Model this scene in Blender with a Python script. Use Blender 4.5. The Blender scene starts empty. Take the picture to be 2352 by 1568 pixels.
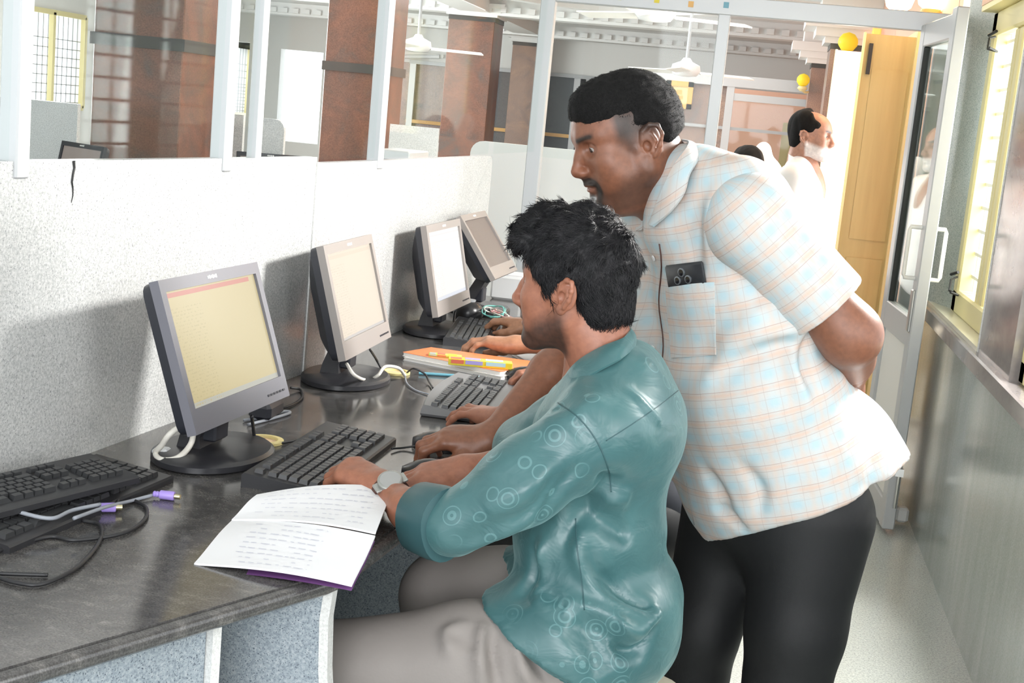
import bpy, math, random
import numpy as np
from mathutils import Vector, Matrix
random.seed(7); RNG=np.random.default_rng(7)
SC=bpy.context.scene
COL=SC.collection
# ------------------------------------------------------------------ camera
FPX=3077.; CPX=(1176.,784.); CAMH=1.45
_ya,_pi,_ro=math.radians(9.4),math.radians(9.68),math.radians(5.42)
_r0=Vector((math.cos(_ya),math.sin(_ya),0)); FW=Vector((-math.sin(_ya)*math.cos(_pi),math.cos(_ya)*math.cos(_pi),-math.sin(_pi)))
_u0=_r0.cross(FW); RI=math.cos(_ro)*_r0+math.sin(_ro)*_u0; UP=-math.sin(_ro)*_r0+math.cos(_ro)*_u0
CAMP=Vector((0,0,CAMH))
cd=bpy.data.cameras.new('camera'); cam=bpy.data.objects.new('camera',cd); COL.objects.link(cam)
cd.sensor_width=36; cd.lens=FPX/2352*36; cd.clip_start=.05; cd.clip_end=200
M=Matrix((RI,UP,-FW)).transposed().to_4x4(); M.translation=CAMP; cam.matrix_world=M
SC.camera=cam
# measuring helpers: where the sight line of a photo pixel meets a real surface
def ray(x,y): return FW+RI*((x-CPX[0])/FPX)-UP*((y-CPX[1])/FPX)
def onz(x,y,z): d=ray(x,y); return CAMP+d*((z-CAMH)/d.z)
def onx(x,y,X): d=ray(x,y); return CAMP+d*(X/d.x)
def ony(x,y,Y): d=ray(x,y); return CAMP+d*(Y/d.y)
def dep(x,y,D): return CAMP+ray(x,y)*D
# ------------------------------------------------------------------ world, lights, exposure
W=bpy.data.worlds.new('world'); SC.world=W; W.use_nodes=True
bg=W.node_tree.nodes['Background']; bg.inputs[0].default_value=(.93,.97,1,1); bg.inputs[1].default_value=1.8
SC.view_settings.view_transform='Standard'; SC.view_settings.look='None'; SC.view_settings.gamma=1
SC.view_settings.use_curve_mapping=False; SC.view_settings.exposure=0.30
def area(name,loc,tgt,sx,sy,power,col=(1,1,1)):
    l=bpy.data.lights.new(name,'AREA'); l.shape='RECTANGLE'; l.size=sx; l.size_y=sy; l.energy=power; l.color=col
    o=bpy.data.objects.new(name,l); COL.objects.link(o); o.location=loc
    o.rotation_euler=(Vector(tgt)-Vector(loc)).to_track_quat('-Z','Y').to_euler(); return o
area('light_window_near',(.93,3.55,1.98),(-1.05,2.1,.95),.4,.34,120,(1,.98,.95))
area('light_window_side',(1.0,1.1,1.6),(-1.1,1.7,.9),.7,.8,9,(1,.985,.96))
area('light_window_far',(1.3,4.95,1.6),(-1.0,4.0,.8),1.0,1.0,36,(1,.98,.94))
area('light_doorway',(1.9,7.9,1.6),(.5,8.95,1.3),1.0,1.8,170,(1,.98,.95))
area('light_old_man_fill',(1.9,6.6,1.5),(0,6.35,1.3),.9,1.6,40,(1,.98,.95))  # added lamp outside an unseen wall gap, to brighten the old man
area('light_front_fill',(.1,-2.6,2.0),(-.3,2.6,.95),2.4,1.6,108,(.96,.98,1))  # frontal fill added behind the camera, no entrance is built there
area('light_hall_windows_left',(-7.4,12,1.7),(-3,12,1.2),6,1.4,350,(.97,.99,1))
area('light_hall_fill',(-2.6,10.5,2.5),(-2.6,10.5,0),5,8,190,(1,.99,.97))  # fill added under the closed ceiling to brighten the hall
# ------------------------------------------------------------------ materials
MT={}
def nmat(name,base,rough=.5,metal=0.,spec=.5,**kw):
    m=bpy.data.materials.new(name); m.use_nodes=True; b=m.node_tree.nodes['Principled BSDF']
    b.inputs['Base Color'].default_value=(*base,1); b.inputs['Roughness'].default_value=rough; b.inputs['Metallic'].default_value=metal
    b.inputs['Specular IOR Level'].default_value=spec
    for k,v in kw.items(): b.inputs[k.replace('_',' ')].default_value=v
    MT[name]=m; return m
class G:
    def __init__(s,m): s.t=m.node_tree; s.n=s.t.nodes; s.l=s.t.links; s.b=s.n['Principled BSDF']
    def add(s,ty,**kw):
        n=s.n.new(ty)
        for k,v in kw.items(): setattr(n,k,v)
        return n
    def ln(s,a,b): s.l.new(a,b)
    def co(s,kind='Object',scale=(1,1,1)):
        t=s.add('ShaderNodeTexCoord'); mp=s.add('ShaderNodeMapping'); mp.inputs['Scale'].default_value=scale
        s.ln(t.outputs[kind],mp.inputs[0]); return mp.outputs[0]
    def noise(s,vec,scale,detail=3,rough=.55,dist=0):
        n=s.add('ShaderNodeTexNoise'); n.inputs['Scale'].default_value=scale; n.inputs['Detail'].default_value=detail
        n.inputs['Roughness'].default_value=rough; n.inputs['Distortion'].default_value=dist; s.ln(vec,n.inputs['Vector']); return n.outputs['Fac']
    def ramp(s,fac,stops,inter='LINEAR'):
        r=s.add('ShaderNodeValToRGB'); r.color_ramp.interpolation=inter; e=r.color_ramp.elements
        while len(e)<len(stops): e.new(.5)
        for q,(p,c) in zip(e,stops): q.position=p; q.color=(*c,1) if len(c)==3 else c
        s.ln(fac,r.inputs[0]); return r.outputs[0]
    def mix(s,a,b,f,mode='MIX'):
        n=s.add('ShaderNodeMix',data_type='RGBA',blend_type=mode)
        for sock,v in ((n.inputs[0],f),(n.inputs[6],a),(n.inputs[7],b)):
            if hasattr(v,'links'): s.ln(v,sock)
            elif isinstance(v,(int,float)): sock.default_value=v
            else: sock.default_value=(*v,1)
        return n.outputs[2]
    def math(s,op,a,b=None,c=None):
        n=s.add('ShaderNodeMath',operation=op)
        for i,v in enumerate((a,b,c)):
            if v is None: continue
            if hasattr(v,'links'): s.ln(v,n.inputs[i])
            else: n.inputs[i].default_value=v
        return n.outputs[0]
    def col(s,c): s.ln(c,s.b.inputs['Base Color'])
    def rough(s,c): s.ln(c,s.b.inputs['Roughness'])
    def bump(s,h,strength=.2,dist=.01):
        n=s.add('ShaderNodeBump'); n.inputs['Strength'].default_value=strength; n.inputs['Distance'].default_value=dist
        s.ln(h,n.inputs['Height']); s.ln(n.outputs[0],s.b.inputs['Normal'])
def speck(name,c0,c1,c2,scale,rough,spec=.5,blotch=3.,dark=(.1,.1,.1),damt=.36):
    m=nmat(name,c1,rough,0,spec); g=G(m); v=g.co()
    f=g.noise(v,scale,2,.7); a=g.ramp(f,[(.3,c0),(.5,c1),(.7,c2)])
    f2=g.noise(v,scale*1.9,1,.5); k=g.ramp(f2,[(damt-.05,(1,1,1)),(damt,(0,0,0))])
    c=g.mix(a,dark,k); f3=g.noise(v,blotch,3); l=g.ramp(f3,[(.3,(.88,.88,.88)),(.7,(1,1,1))])
    g.col(g.mix(c,l,1.,'MULTIPLY')); return m
speck('granite_wall',(.44,.45,.45),(.60,.61,.60),(.75,.75,.74),210,.24,.6,3,(.22,.22,.23),.34)
speck('granite_leg',(.22,.26,.30),(.33,.38,.42),(.46,.50,.53),220,.3,.4,3,(.08,.10,.13),.38)
speck('granite_pier',(.36,.40,.36),(.52,.55,.50),(.66,.68,.62),190,.25,.4,4,(.16,.2,.17),.38)
speck('granite_edge',(.62,.62,.60),(.74,.74,.72),(.84,.84,.82),260,.6,.3,5,(.45,.45,.45),.3)
speck('granite_floor',(.36,.39,.37),(.47,.50,.47),(.57,.60,.56),150,.22,.5,2,(.17,.19,.18),.36)
speck('granite_back',(.07,.075,.08),(.12,.125,.13),(.18,.18,.19),220,.35,.4,3,(.03,.03,.035),.4)
m=nmat('granite_desk',(.05,.048,.046),.13,0,.6); g=G(m); v=g.co('Object',(1,1.5,1))
f=g.noise(v,30,4,.6,.4); a=g.ramp(f,[(.3,(.062,.060,.060)),(.55,(.095,.091,.088)),(.68,(.13,.124,.118)),(.8,(.17,.16,.15))])
f2=g.noise(v,330,1); g.col(g.mix(a,g.ramp(f2,[(.42,(.72,.72,.72)),(.6,(1.15,1.15,1.15))]),1.,'MULTIPLY'))
g.rough(g.ramp(g.noise(v,5,3),[(.3,(.10,)*3),(.7,(.2,)*3)]))
def redgranite(name,a,b,c):
    m=nmat(name,b,.28,0,.5); g=G(m); v=g.co('Object',(1,1,1.35))
    f=g.noise(v,2.6,6,.62,1.1); x=g.ramp(f,[(.3,c),(.45,a),(.6,b),(.75,(b[0]*1.25,b[1]*1.2,b[2]*1.1))])
    g.col(g.mix(x,g.ramp(g.noise(v,120,2),[(.35,(.75,)*3),(.65,(1.1,)*3)]),1.,'MULTIPLY')); return m
redgranite('red_granite',(.155,.080,.058),(.20,.090,.060),(.105,.083,.074))
redgranite('brown_granite',(.30,.20,.16),(.36,.23,.17),(.22,.17,.15))
m=nmat('polished_brown',(.27,.245,.24),.12,0,.6); g=G(m); v=g.co('Object',(1,.6,1)); f=g.noise(v,5,5,.6,.5)
g.col(g.ramp(f,[(.35,(.20,.185,.185)),(.6,(.30,.275,.27)),(.75,(.36,.33,.32))]))
m=nmat('polished_green',(.3,.34,.32),.14,0,.6); g=G(m); v=g.co('Object',(1,2.2,.35)); f=g.noise(v,4,5,.6,.4)
a=g.ramp(f,[(.3,(.31,.35,.335)),(.55,(.365,.405,.39)),(.75,(.42,.455,.44))]); v2=g.co()
g.col(g.mix(a,g.ramp(g.noise(v2,260,2),[(.35,(.85,)*3),(.65,(1.08,)*3)]),1.,'MULTIPLY'))
nmat('dark_band',(.055,.055,.052),.35)
nmat('aluminium',(.53,.54,.55),.38,.2); nmat('alu_grey',(.42,.43,.44),.45,.2); nmat('rubber',(.02,.02,.02),.6)
nmat('steel',(.62,.62,.6),.3,1.); nmat('ceiling',(.80,.80,.79),.8); nmat('plaster',(.82,.82,.80),.75); nmat('peach',(.78,.48,.36),.6)
m=nmat('yellow_wood',(.62,.46,.17),.42); g=G(m); v=g.co('Object',(6,6,.4)); g.col(g.ramp(g.noise(v,3,4),[(.3,(.43,.335,.135)),(.7,(.50,.40,.17))]))
nmat('cream_yellow',(.78,.69,.36),.45); nmat('marble',(.70,.68,.56),.25); nmat('black_iron',(.03,.03,.03),.5,.3)
nmat('station_lit_white',(.88,.88,.86),.4); nmat('white_paint',(.80,.79,.75),.5)
nmat('bezel',(.155,.155,.18),.42); nmat('bezel_light',(.30,.275,.26),.42); nmat('housing',(.022,.024,.032),.45); nmat('stand',(.028,.028,.032),.35)
nmat('label_white',(.75,.75,.75),.5); nmat('label_dark',(.04,.04,.05),.5)
m=nmat('keycap',(.035,.036,.038),.42); nmat('keyboard_black',(.026,.026,.029),.4); nmat('keyboard_grey',(.15,.15,.155),.42); nmat('key_paler',(.055,.055,.058),.4)  # two key blacks, the last one slightly paler
nmat('mouse',(.018,.018,.02),.3); nmat('cable_black',(.02,.02,.022),.45); nmat('cable_white',(.78,.75,.68),.4); nmat('cable_grey',(.30,.32,.36),.4)
nmat('wire_teal',(.18,.55,.5),.4); nmat('wire_pink',(.75,.35,.35),.4)
nmat('purple',(.36,.26,.68),.4); nmat('gold_pin',(.75,.68,.45),.3,1.)
nmat('grommet',(.66,.56,.25),.45); nmat('paper',(.82,.82,.84),.7); nmat('ink',(.56,.57,.66),.7); nmat('cover_orange',(.85,.23,.09),.45)
nmat('page_edge',(.72,.70,.66),.8); nmat('cover_dark',(.05,.05,.06),.5); nmat('cover_blue',(.12,.14,.3),.45); nmat('cover_purple',(.2,.08,.25),.45)
nmat('box_yellow',(.72,.58,.03),.4); nmat('box_red',(.62,.13,.07),.4); nmat('box_violet',(.35,.30,.62),.4); nmat('box_green',(.5,.62,.1),.4); nmat('box_sky',(.36,.62,.72),.4)
nmat('pen_blue',(.12,.33,.42),.35); nmat('pencil_orange',(.8,.28,.05),.4); nmat('pencil_wood',(.7,.5,.3),.6)
nmat('gold_frame',(.75,.42,.12),.4); nmat('parchment',(.80,.68,.35),.6); nmat('plastic_cream',(.78,.72,.58),.4); nmat('white_plastic',(.78,.79,.8),.35)
nmat('grey_plastic',(.4,.42,.44),.4)
def glow(name,col,st):
    m=nmat(name,col,.5); b=m.node_tree.nodes['Principled BSDF']; b.inputs['Emission Color'].default_value=(*col,1); b.inputs['Emission Strength'].default_value=st; return m
glow('lamp_white',(1,.86,.55),6.); glow('lamp_orange',(1,.36,.08),1.3); glow('lamp_yellow',(.85,.66,.03),.12); glow('tube_light',(1,.98,.95),2.)
def screen(name,bgc,st,bars):
    m=nmat(name,(.02,.02,.02),.35); g=G(m); v=g.co('UV'); s=g.add('ShaderNodeSeparateXYZ'); g.ln(v,s.inputs[0]); u,w=s.outputs[0],s.outputs[1]
    c=None; cur=None
    base=g.add('ShaderNodeRGB'); base.outputs[0].default_value=(*bgc,1); cur=base.outputs[0]
    for (u0,u1,v0,v1,cc) in bars:
        k=g.math('MULTIPLY',g.math('MULTIPLY',g.math('GREATER_THAN',u,u0),g.math('LESS_THAN',u,u1)),g.math('MULTIPLY',g.math('GREATER_THAN',w,v0),g.math('LESS_THAN',w,v1)))
        cur=g.mix(cur,cc,k)
    # faint lines of text
    ln=g.math('MULTIPLY',g.math('GREATER_THAN',g.math('FRACT',g.math('MULTIPLY',w,34.)),.55),g.math('GREATER_THAN',g.noise(g.co('UV',(60,34,1)),1.,2),.53))
    ln=g.math('MULTIPLY',ln,g.math('MULTIPLY',g.math('LESS_THAN',u,.34),g.math('LESS_THAN',w,.86)))
    cur=g.mix(cur,(bgc[0]*.88,bgc[1]*.88,bgc[2]*.86),ln)
    g.ln(cur,g.b.inputs['Emission Color']); g.b.inputs['Emission Strength'].default_value=st; return m
screen('screen_cream',(.62,.52,.28),.72,[(0,.93,.945,.985,(.62,.22,.18)),(0,1,0,.045,(.50,.50,.44))])
screen('screen_white',(.92,.82,.68),.72,[(0,1,.93,.97,(.88,.76,.62)),(0,1,0,.03,(.7,.68,.66))])
screen('screen_bright',(.92,.90,.86),.8,[(0,1,.93,.95,(.80,.78,.78)),(0,1,.83,.845,(.82,.80,.80)),(0,1,.78,.79,(.84,.82,.82)),(0,1,0,.05,(.7,.74,.82))])
screen('screen_dim',(.36,.30,.27),.5,[])
def glass(name,tint,gl):
    m=bpy.data.materials.new(name); m.use_nodes=True; t=m.node_tree; t.nodes.clear()
    o=t.nodes.new('ShaderNodeOutputMaterial'); a=t.nodes.new('ShaderNodeBsdfTransparent'); a.inputs[0].default_value=(*tint,1)
    b=t.nodes.new('ShaderNodeBsdfGlossy'); b.inputs['Roughness'].default_value=.03; b.inputs[0].default_value=(.9,.95,.95,1)
    lw=t.nodes.new('ShaderNodeLayerWeight'); lw.inputs[0].default_value=.5; pw=t.nodes.new('ShaderNodeMath'); pw.operation='POWER'; pw.inputs[1].default_value=4.5
    fr=t.nodes.new('ShaderNodeMath'); fr.operation='MULTIPLY_ADD'; fr.inputs[1].default_value=gl; fr.inputs[2].default_value=.008; t.links.new(lw.outputs['Facing'],pw.inputs[0]); t.links.new(pw.outputs[0],fr.inputs[0]); mx=t.nodes.new('ShaderNodeMixShader')
    t.links.new(fr.outputs[0],mx.inputs[0]); t.links.new(a.outputs[0],mx.inputs[1]); t.links.new(b.outputs[0],mx.inputs[2]); t.links.new(mx.outputs[0],o.inputs[0])
    MT[name]=m; return m
glass('glass',(.97,.985,.98),.05); glass('glass_door',(.86,.90,.89),.6)
# ------------------------------------------------------------------ mesh helpers
class MB:
    def __init__(s): s.v=[]; s.f=[]; s.m=[]; s.uv={}
    def quad(s,*p,mi=0,uv=False):
        n=len(s.v); s.v+= [tuple(q) for q in p]; s.f.append(tuple(range(n,n+len(p)))); s.m.append(mi)
        if uv: s.uv[len(s.f)-1]=[(0,0),(1,0),(1,1),(0,1)]
    def box(s,c,d,ax=None,mi=0,top=1.,bev=0):
        """box centred at c, size d, axes ax (3 vectors); top scales the +z face; bev chamfers the z edges"""
        ax=ax or (Vector((1,0,0)),Vector((0,1,0)),Vector((0,0,1))); c=Vector(c); h=[q/2 for q in d]; n=len(s.v)
        if bev:
            b=bev; prof=[(-h[0]+b,-h[1]),(h[0]-b,-h[1]),(h[0],-h[1]+b),(h[0],h[1]-b),(h[0]-b,h[1]),(-h[0]+b,h[1]),(-h[0],h[1]-b),(-h[0],-h[1]+b)]
            lv=[(-h[2],1-b/h[0] if h[0]>b else .5),(-h[2]+b,1),(h[2]-b,top),(h[2],top*(1-b/h[0]) if h[0]>b else .5)]
            for z,k in lv:
                kk=k; ky=1-(1-k)*h[0]/h[1] if k<1 and top==1 else k
                for x,y in prof: s.v.append(tuple(c+ax[0]*(x*kk)+ax[1]*(y*ky)+ax[2]*z))
            for r in range(3):
                for i in range(8): j=(i+1)%8; s.f.append((n+r*8+i,n+r*8+j,n+r*8+8+j,n+r*8+8+i)); s.m.append(mi)
            s.f.append(tuple(n+i for i in range(7,-1,-1))); s.f.append(tuple(n+24+i for i in range(8))); s.m+=[mi,mi]; return
        for z in (-1,1):
            k=top if z>0 else 1
            for x,y in ((-1,-1),(1,-1),(1,1),(-1,1)): s.v.append(tuple(c+ax[0]*(x*h[0]*k)+ax[1]*(y*h[1]*k)+ax[2]*(z*h[2])))
        for f in ((3,2,1,0),(4,5,6,7),(0,1,5,4),(1,2,6,5),(2,3,7,6),(3,0,4,7)): s.f.append(tuple(n+i for i in f)); s.m.append(mi)
    def prism(s,pts,a,b,mi=0):
        """extrude polygon pts (Vectors) by vector: from +a to +b"""
        n=len(s.v); k=len(pts); a=Vector(a); b=Vector(b)
        s.v+= [tuple(Vector(p)+a) for p in pts]+[tuple(Vector(p)+b) for p in pts]
        s.f.append(tuple(n+i for i in range(k-1,-1,-1))); s.f.append(tuple(n+k+i for i in range(k)))
        for i in range(k): j=(i+1)%k; s.f.append((n+i,n+j,n+k+j,n+k+i))
        s.m+= [mi]*(k+2)
    def tube(s,pts,r,seg=8,mi=0,caps=True):
        pts=[Vector(p) for p in pts]; n0=len(s.v); N=len(pts); R=r if hasattr(r,'__len__') else [r]*N
        t=(pts[1]-pts[0]).normalized(); a=t.orthogonal().normalized()
        for i,p in enumerate(pts):
            tt=(pts[min(i+1,N-1)]-pts[max(i-1,0)]).normalized()
            a=(a-tt*a.dot(tt)); a=a.normalized() if a.length>1e-6 else tt.orthogonal().normalized(); b=tt.cross(a)
            for k in range(seg):
                q=2*math.pi*k/seg; s.v.append(tuple(p+(a*math.cos(q)+b*math.sin(q))*R[i]))
        for i in range(N-1):
            for k in range(seg):
                j=(k+1)%seg; s.f.append((n0+i*seg+k,n0+i*seg+j,n0+(i+1)*seg+j,n0+(i+1)*seg+k)); s.m.append(mi)
        if caps:
            s.f.append(tuple(n0+k for k in range(seg-1,-1,-1))); s.f.append(tuple(n0+(N-1)*seg+k for k in range(seg))); s.m+=[mi,mi]
    def lathe(s,prof,c,seg=20,ax=None,mi=0,sx=1.,sy=1.):
        ax=ax or (Vector((1,0,0)),Vector((0,1,0)),Vector((0,0,1))); c=Vector(c); n0=len(s.v)
        for r,z in prof:
            for k in range(seg):
                q=2*math.pi*k/seg; s.v.append(tuple(c+ax[0]*(r*sx*math.cos(q))+ax[1]*(r*sy*math.sin(q))+ax[2]*z))
        for i in range(len(prof)-1):
            for k in range(seg):
                j=(k+1)%seg; s.f.append((n0+i*seg+k,n0+i*seg+j,n0+(i+1)*seg+j,n0+(i+1)*seg+k)); s.m.append(mi)
        s.f.append(tuple(n0+k for k in range(seg-1,-1,-1))); s.f.append(tuple(n0+(len(prof)-1)*seg+k for k in range(seg))); s.m+=[mi,mi]
    def grid(s,P,mi=0,close=False):
        n0=len(s.v); a=len(P); b=len(P[0])
        for r in P: s.v+= [tuple(q) for q in r]
        for i in range(a-1):
            for j in range(b-1): s.f.append((n0+i*b+j,n0+i*b+j+1,n0+(i+1)*b+j+1,n0+(i+1)*b+j)); s.m.append(mi)
    def build(s,name,mats,parent=None,smooth=None,origin=None,rot=None):
        me=bpy.data.meshes.new(name); me.from_pydata(s.v,[],s.f)
        mats=[mats] if isinstance(mats,str) else mats
        for q in mats: me.materials.append(MT[q])
        if len(mats)>1: me.polygons.foreach_set('material_index',s.m)
        if s.uv:
            u=me.uv_layers.new(name='UVMap')
            for fi,c in s.uv.items():
                for li,q in zip(me.polygons[fi].loop_indices,c): u.data[li].uv=q
        me.update(); me.validate()
        if smooth: shade(me,smooth)
        return link(name,me,parent)
def shade(me,ang=40):
    me.polygons.foreach_set('use_smooth',[True]*len(me.polygons))
    if ang<180:
        try: me.set_sharp_from_angle(angle=math.radians(ang))
        except Exception: pass
def link(name,me,parent=None):
    o=bpy.data.objects.new(name,me); COL.objects.link(o)
    if parent: o.parent=parent; o.matrix_parent_inverse=parent.matrix_world.inverted()
    return o
def tag(o,label=None,cat=None,group=None,kind=None):
    for k,v in (('label',label),('category',cat),('group',group),('kind',kind)):
        if v: o[k]=v
    return o
def thing(name,label,cat,loc=(0,0,0),rz=0,group=None):
    o=bpy.data.objects.new(name,None); COL.objects.link(o); o.empty_display_size=.05
    o.matrix_world=Matrix.Translation(Vector(loc))@Matrix.Rotation(rz,4,'Z'); o.location=loc; o.rotation_euler=(0,0,rz)
    return tag(o,label,cat,group)
def local(o):   # parent for local-coordinate parts: children built in local coordinates keep an identity inverse
    return o
def part(mb,name,mats,root,smooth=None,label=None):
    """part built in the root's LOCAL coordinates"""
    o=mb.build(name,mats,None,smooth); o.parent=root
    if label: o['label']=label
    return o
def dup(root,loc,rz,label=None):
    r=root.copy(); COL.objects.link(r); r.location=loc; r.rotation_euler=(0,0,rz)
    if label: r['label']=label
    for ch in list(root.children):
        c=ch.copy(); COL.objects.link(c); c.parent=r
        for q in list(ch.children): d=q.copy(); COL.objects.link(d); d.parent=c
    return r
def struct(mb,name,mats,smooth=None): return tag(mb.build(name,mats,None,smooth),kind='structure')
def spline(P,n=8):
    P=[Vector(p) for p in P]; out=[]
    Q=[P[0]*2-P[1]]+P+[P[-1]*2-P[-2]]
    for i in range(1,len(Q)-2):
        a,b,c,d=Q[i-1:i+3]
        for k in range(n):
            t=k/n; out.append(.5*((2*b)+(c-a)*t+(2*a-5*b+4*c-d)*t*t+(3*b-a-3*c+d)*t**3))
    out.append(P[-1]); return out
XA,YA,ZA=Vector((1,0,0)),Vector((0,1,0)),Vector((0,0,1))
# ------------------------------------------------------------------ structure
b=MB(); b.box((-3.6,8.5,-.05),(10.2,23,.1)); struct(b,'floor','granite_floor')
ceil=MB(); ceil.box((-3.6,9.75,2.68),(10.4,20.5,.1)); ceil=struct(ceil,'ceiling','ceiling')
# ceiling beams with dentil mouldings, each a piece of the ceiling
def beam(x0,x1,y,w=.34,h=.13):
    b=MB(); b.box(((x0+x1)/2,y,2.63-h/2),(x1-x0,w,h)); b.box(((x0+x1)/2,y,2.63-h-.015),(x1-x0,w*.8,.03))
    o=b.build('ceiling_beam','ceiling',ceil)
    d=MB(); n=int((x1-x0)/.16)
    for i in range(n):
        for s in (-1,1): d.box((x0+.08+i*.16,y+s*(w/2+.02),2.63-h+.03),(.08,.05,.06))
    q=d.build('dentil_row','ceiling',o); q['kind']='stuff'
for y,x0,x1 in ((7.4,-8.4,-1.2),(10.4,-8.4,.4),(14.9,-8.4,.4),(18.2,-8.4,.4)): beam(x0,x1,y)
b=MB(); b.box((-3.2,12.5,2.56),(.34,12,.14)); b.build('ceiling_beam','ceiling',ceil)
# coffer ring over the hall
def ring(cx,cy,rx,ry):
    b=MB(); N=48
    for k in range(N):
        a=2*math.pi*k/N; c=2*math.pi*(k+1)/N
        def P(t,q,z): return (cx+rx*q*math.cos(t),cy+ry*q*math.sin(t),z)
        b.quad(P(a,1,2.63),P(c,1,2.63),P(c,1,2.55),P(a,1,2.55)); b.quad(P(a,1,2.55),P(c,1,2.55),P(c,.9,2.55),P(a,.9,2.55)); b.quad(P(a,.9,2.55),P(c,.9,2.55),P(c,.9,2.63),P(a,.9,2.63))
    b.build('ceiling_moulding','ceiling',ceil)
ring(-4.6,9.0,1.5,1.2); ring(-1.6,12.6,1.3,1.6)
# right wall: dado, pilaster, window recess, wall beyond the aluminium partition with a doorway
RX=.775; SZ=.835
wr=MB(); wr.box((RX+.2,1.6,SZ/2-.03),(.4,8.36,SZ-.06)); wall_right=struct(wr,'wall_right','polished_green')
b=MB(); b.box((RX+.09,1.6,SZ-.03),(.23,8.36,.06),bev=.006); b.build('dado_ledge','polished_brown',wall_right)
b=MB(); b.box((RX+.2,4.17,(SZ+2.63)/2),(.4,.54,2.63-SZ)); b.build('pilaster','polished_brown',wall_right)
b=MB(); b.box((RX+.012,4.435,(SZ+2.63)/2),(.03,.012,2.63-SZ)); b.build('pilaster_edge','granite_edge',wall_right)
b=MB(); b.box((RX+.2,1.0,2.35),(.4,6.0,.56)); b.box((RX+.2,-.4,(SZ+2.1)/2),(.4,1.4,2.1-SZ)); b.build('wall_panel','polished_brown',wall_right)
# recess: sill, far pier, head
b=MB(); b.prism([Vector((RX-.005,4.44,SZ+.002)),Vector((RX+.3,4.44,SZ+.002)),Vector((RX+.3,5.7,SZ+.002)),Vector((RX-.005,5.7,SZ+.002))],(0,0,-.01),(0,0,.012)); b.build('window_sill','marble',wall_right)
b=MB(); b.prism([Vector((RX-.01,5.70,0)),Vector((RX+.065,5.45,0)),Vector((RX+.4,5.45,0)),Vector((RX+.4,5.9,0)),Vector((RX-.01,5.9,0))],(0,0,SZ+.012),(0,0,2.63)); b.build('granite_pier','granite_pier',wall_right)
b=MB(); b.box((RX+.2,4.95,2.32),(.4,1.02,.62)); b.build('window_head','peach',wall_right)
b=MB(); b.box((RX+.2,4.95,2.0),(.395,1.02,.022)); b.build('window_soffit','cream_yellow',wall_right)
b=MB(); b.box((RX+.2,6.0,1.31),(.4,.22,2.63)); b.box((RX+.2,7.32,1.31),(.4,.24,2.63)); b.box((RX+.2,6.65,2.345),(.4,1.1,.57)); b.build('wall_panel','peach',wall_right)  # gap between these panels added to let light onto the old man
b=MB(); b.box((RX+.2,8.2,2.345),(.4,1.52,.57)); b.box((RX+.2,14.2,1.31),(.4,10.5,2.63)); b.build('wall_panel','peach',wall_right)
# window in the recess
win=tag(bpy.data.objects.new('window_1',None),kind='structure'); COL.objects.link(win)
wx=RX+.055
b=MB()
for y0,y1,z0,z1 in ((5.36,5.45,SZ+.01,1.99),(4.44,4.53,SZ+.01,1.99),(4.44,5.45,SZ+.01,SZ+.10),(4.44,5.45,1.90,1.99)): b.box((wx+.03,(y0+y1)/2,(z0+z1)/2),(.07,y1-y0,z1-z0),bev=.008)
b.build('window_frame','cream_yellow',win)
b=MB()
for y in (4.90,4.98): b.box((wx+.03,y,1.41),(.045,.07,.98),bev=.006)
b.build('window_casement','cream_yellow',win)
for i in range(11):
    b=MB(); b.box((wx+.045,4.94,SZ+.16+i*.088),(.010,.85,.012)); b.build('grille_bar','white_paint',win)
for y in (4.62,4.74,4.86,5.10,5.20,5.29):
    b=MB(); b.box((wx+.045,y,1.42),(.008,.010,1.0)); b.build('grille_bar','white_paint',win)
b=MB(); b.box((wx+.06,4.94,1.42),(.004,.84,.98)); b.build('pane','glass',win)
def latch(z,y):
    b=MB(); b.tube([(wx-.01,y,z+.03),(wx-.035,y-.03,z+.02),(wx-.04,y-.06,z-.02),(wx-.012,y-.10,z-.03),(wx-.045,y-.13,z-.02)],.0045,6); b.tube([(wx-.01,y-.01,z+.05),(wx-.03,y+.03,z+.035)],.006,6)
    b.build('latch','black_iron',win)
latch(SZ+.12,5.37); latch(1.86,5.32)
w2=tag(bpy.data.objects.new('window_6',None),kind='structure'); COL.objects.link(w2)
for y0,y1,z0,z1 in ((3.83,3.9,SZ,2.07),(.3,.37,SZ,2.07),(.3,3.9,SZ,SZ+.07),(.3,3.9,2.0,2.07)): b=MB(); b.box((RX+.06,(y0+y1)/2,(z0+z1)/2),(.07,y1-y0,z1-z0),bev=.008); b.build('window_frame','cream_yellow',w2)
# ------------------------------------------------------------------ low granite wall between desks and hall
WP=[Vector((-1.29,.75,0)),Vector((-1.04,3.15,0)),Vector((-.957,4.95,0))]
def wx_at(y):
    a,c=(WP[0],WP[1]) if y<3.15 else (WP[1],WP[2]); return a.x+(c.x-a.x)*(y-a.y)/(c.y-a.y)
wl=tag(bpy.data.objects.new('wall_left',None),kind='structure'); COL.objects.link(wl)
def slab(y0,y1,z0,z1,round_=False,t=.026):
    b=MB(); P=[Vector((wx_at(y0),y0,z0)),Vector((wx_at(y1-1e-4),y1,z0))]
    top=[Vector((P[1].x,y1,z1))]
    if round_: top=[Vector((P[1].x,y1-.05+.05*math.cos(a),z1-.05+.05*math.sin(a))) for a in np.linspace(0,math.pi/2,7)]
    pts=P+top+[Vector((P[0].x,y0,z1+(.0)))]
    b.prism(pts,(0,0,0),(-t,0,0)); return b.build('granite_slab','granite_wall',wl)
slab(.75,3.146,0,1.298); slab(3.154,4.95,0,1.283,True)
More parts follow.
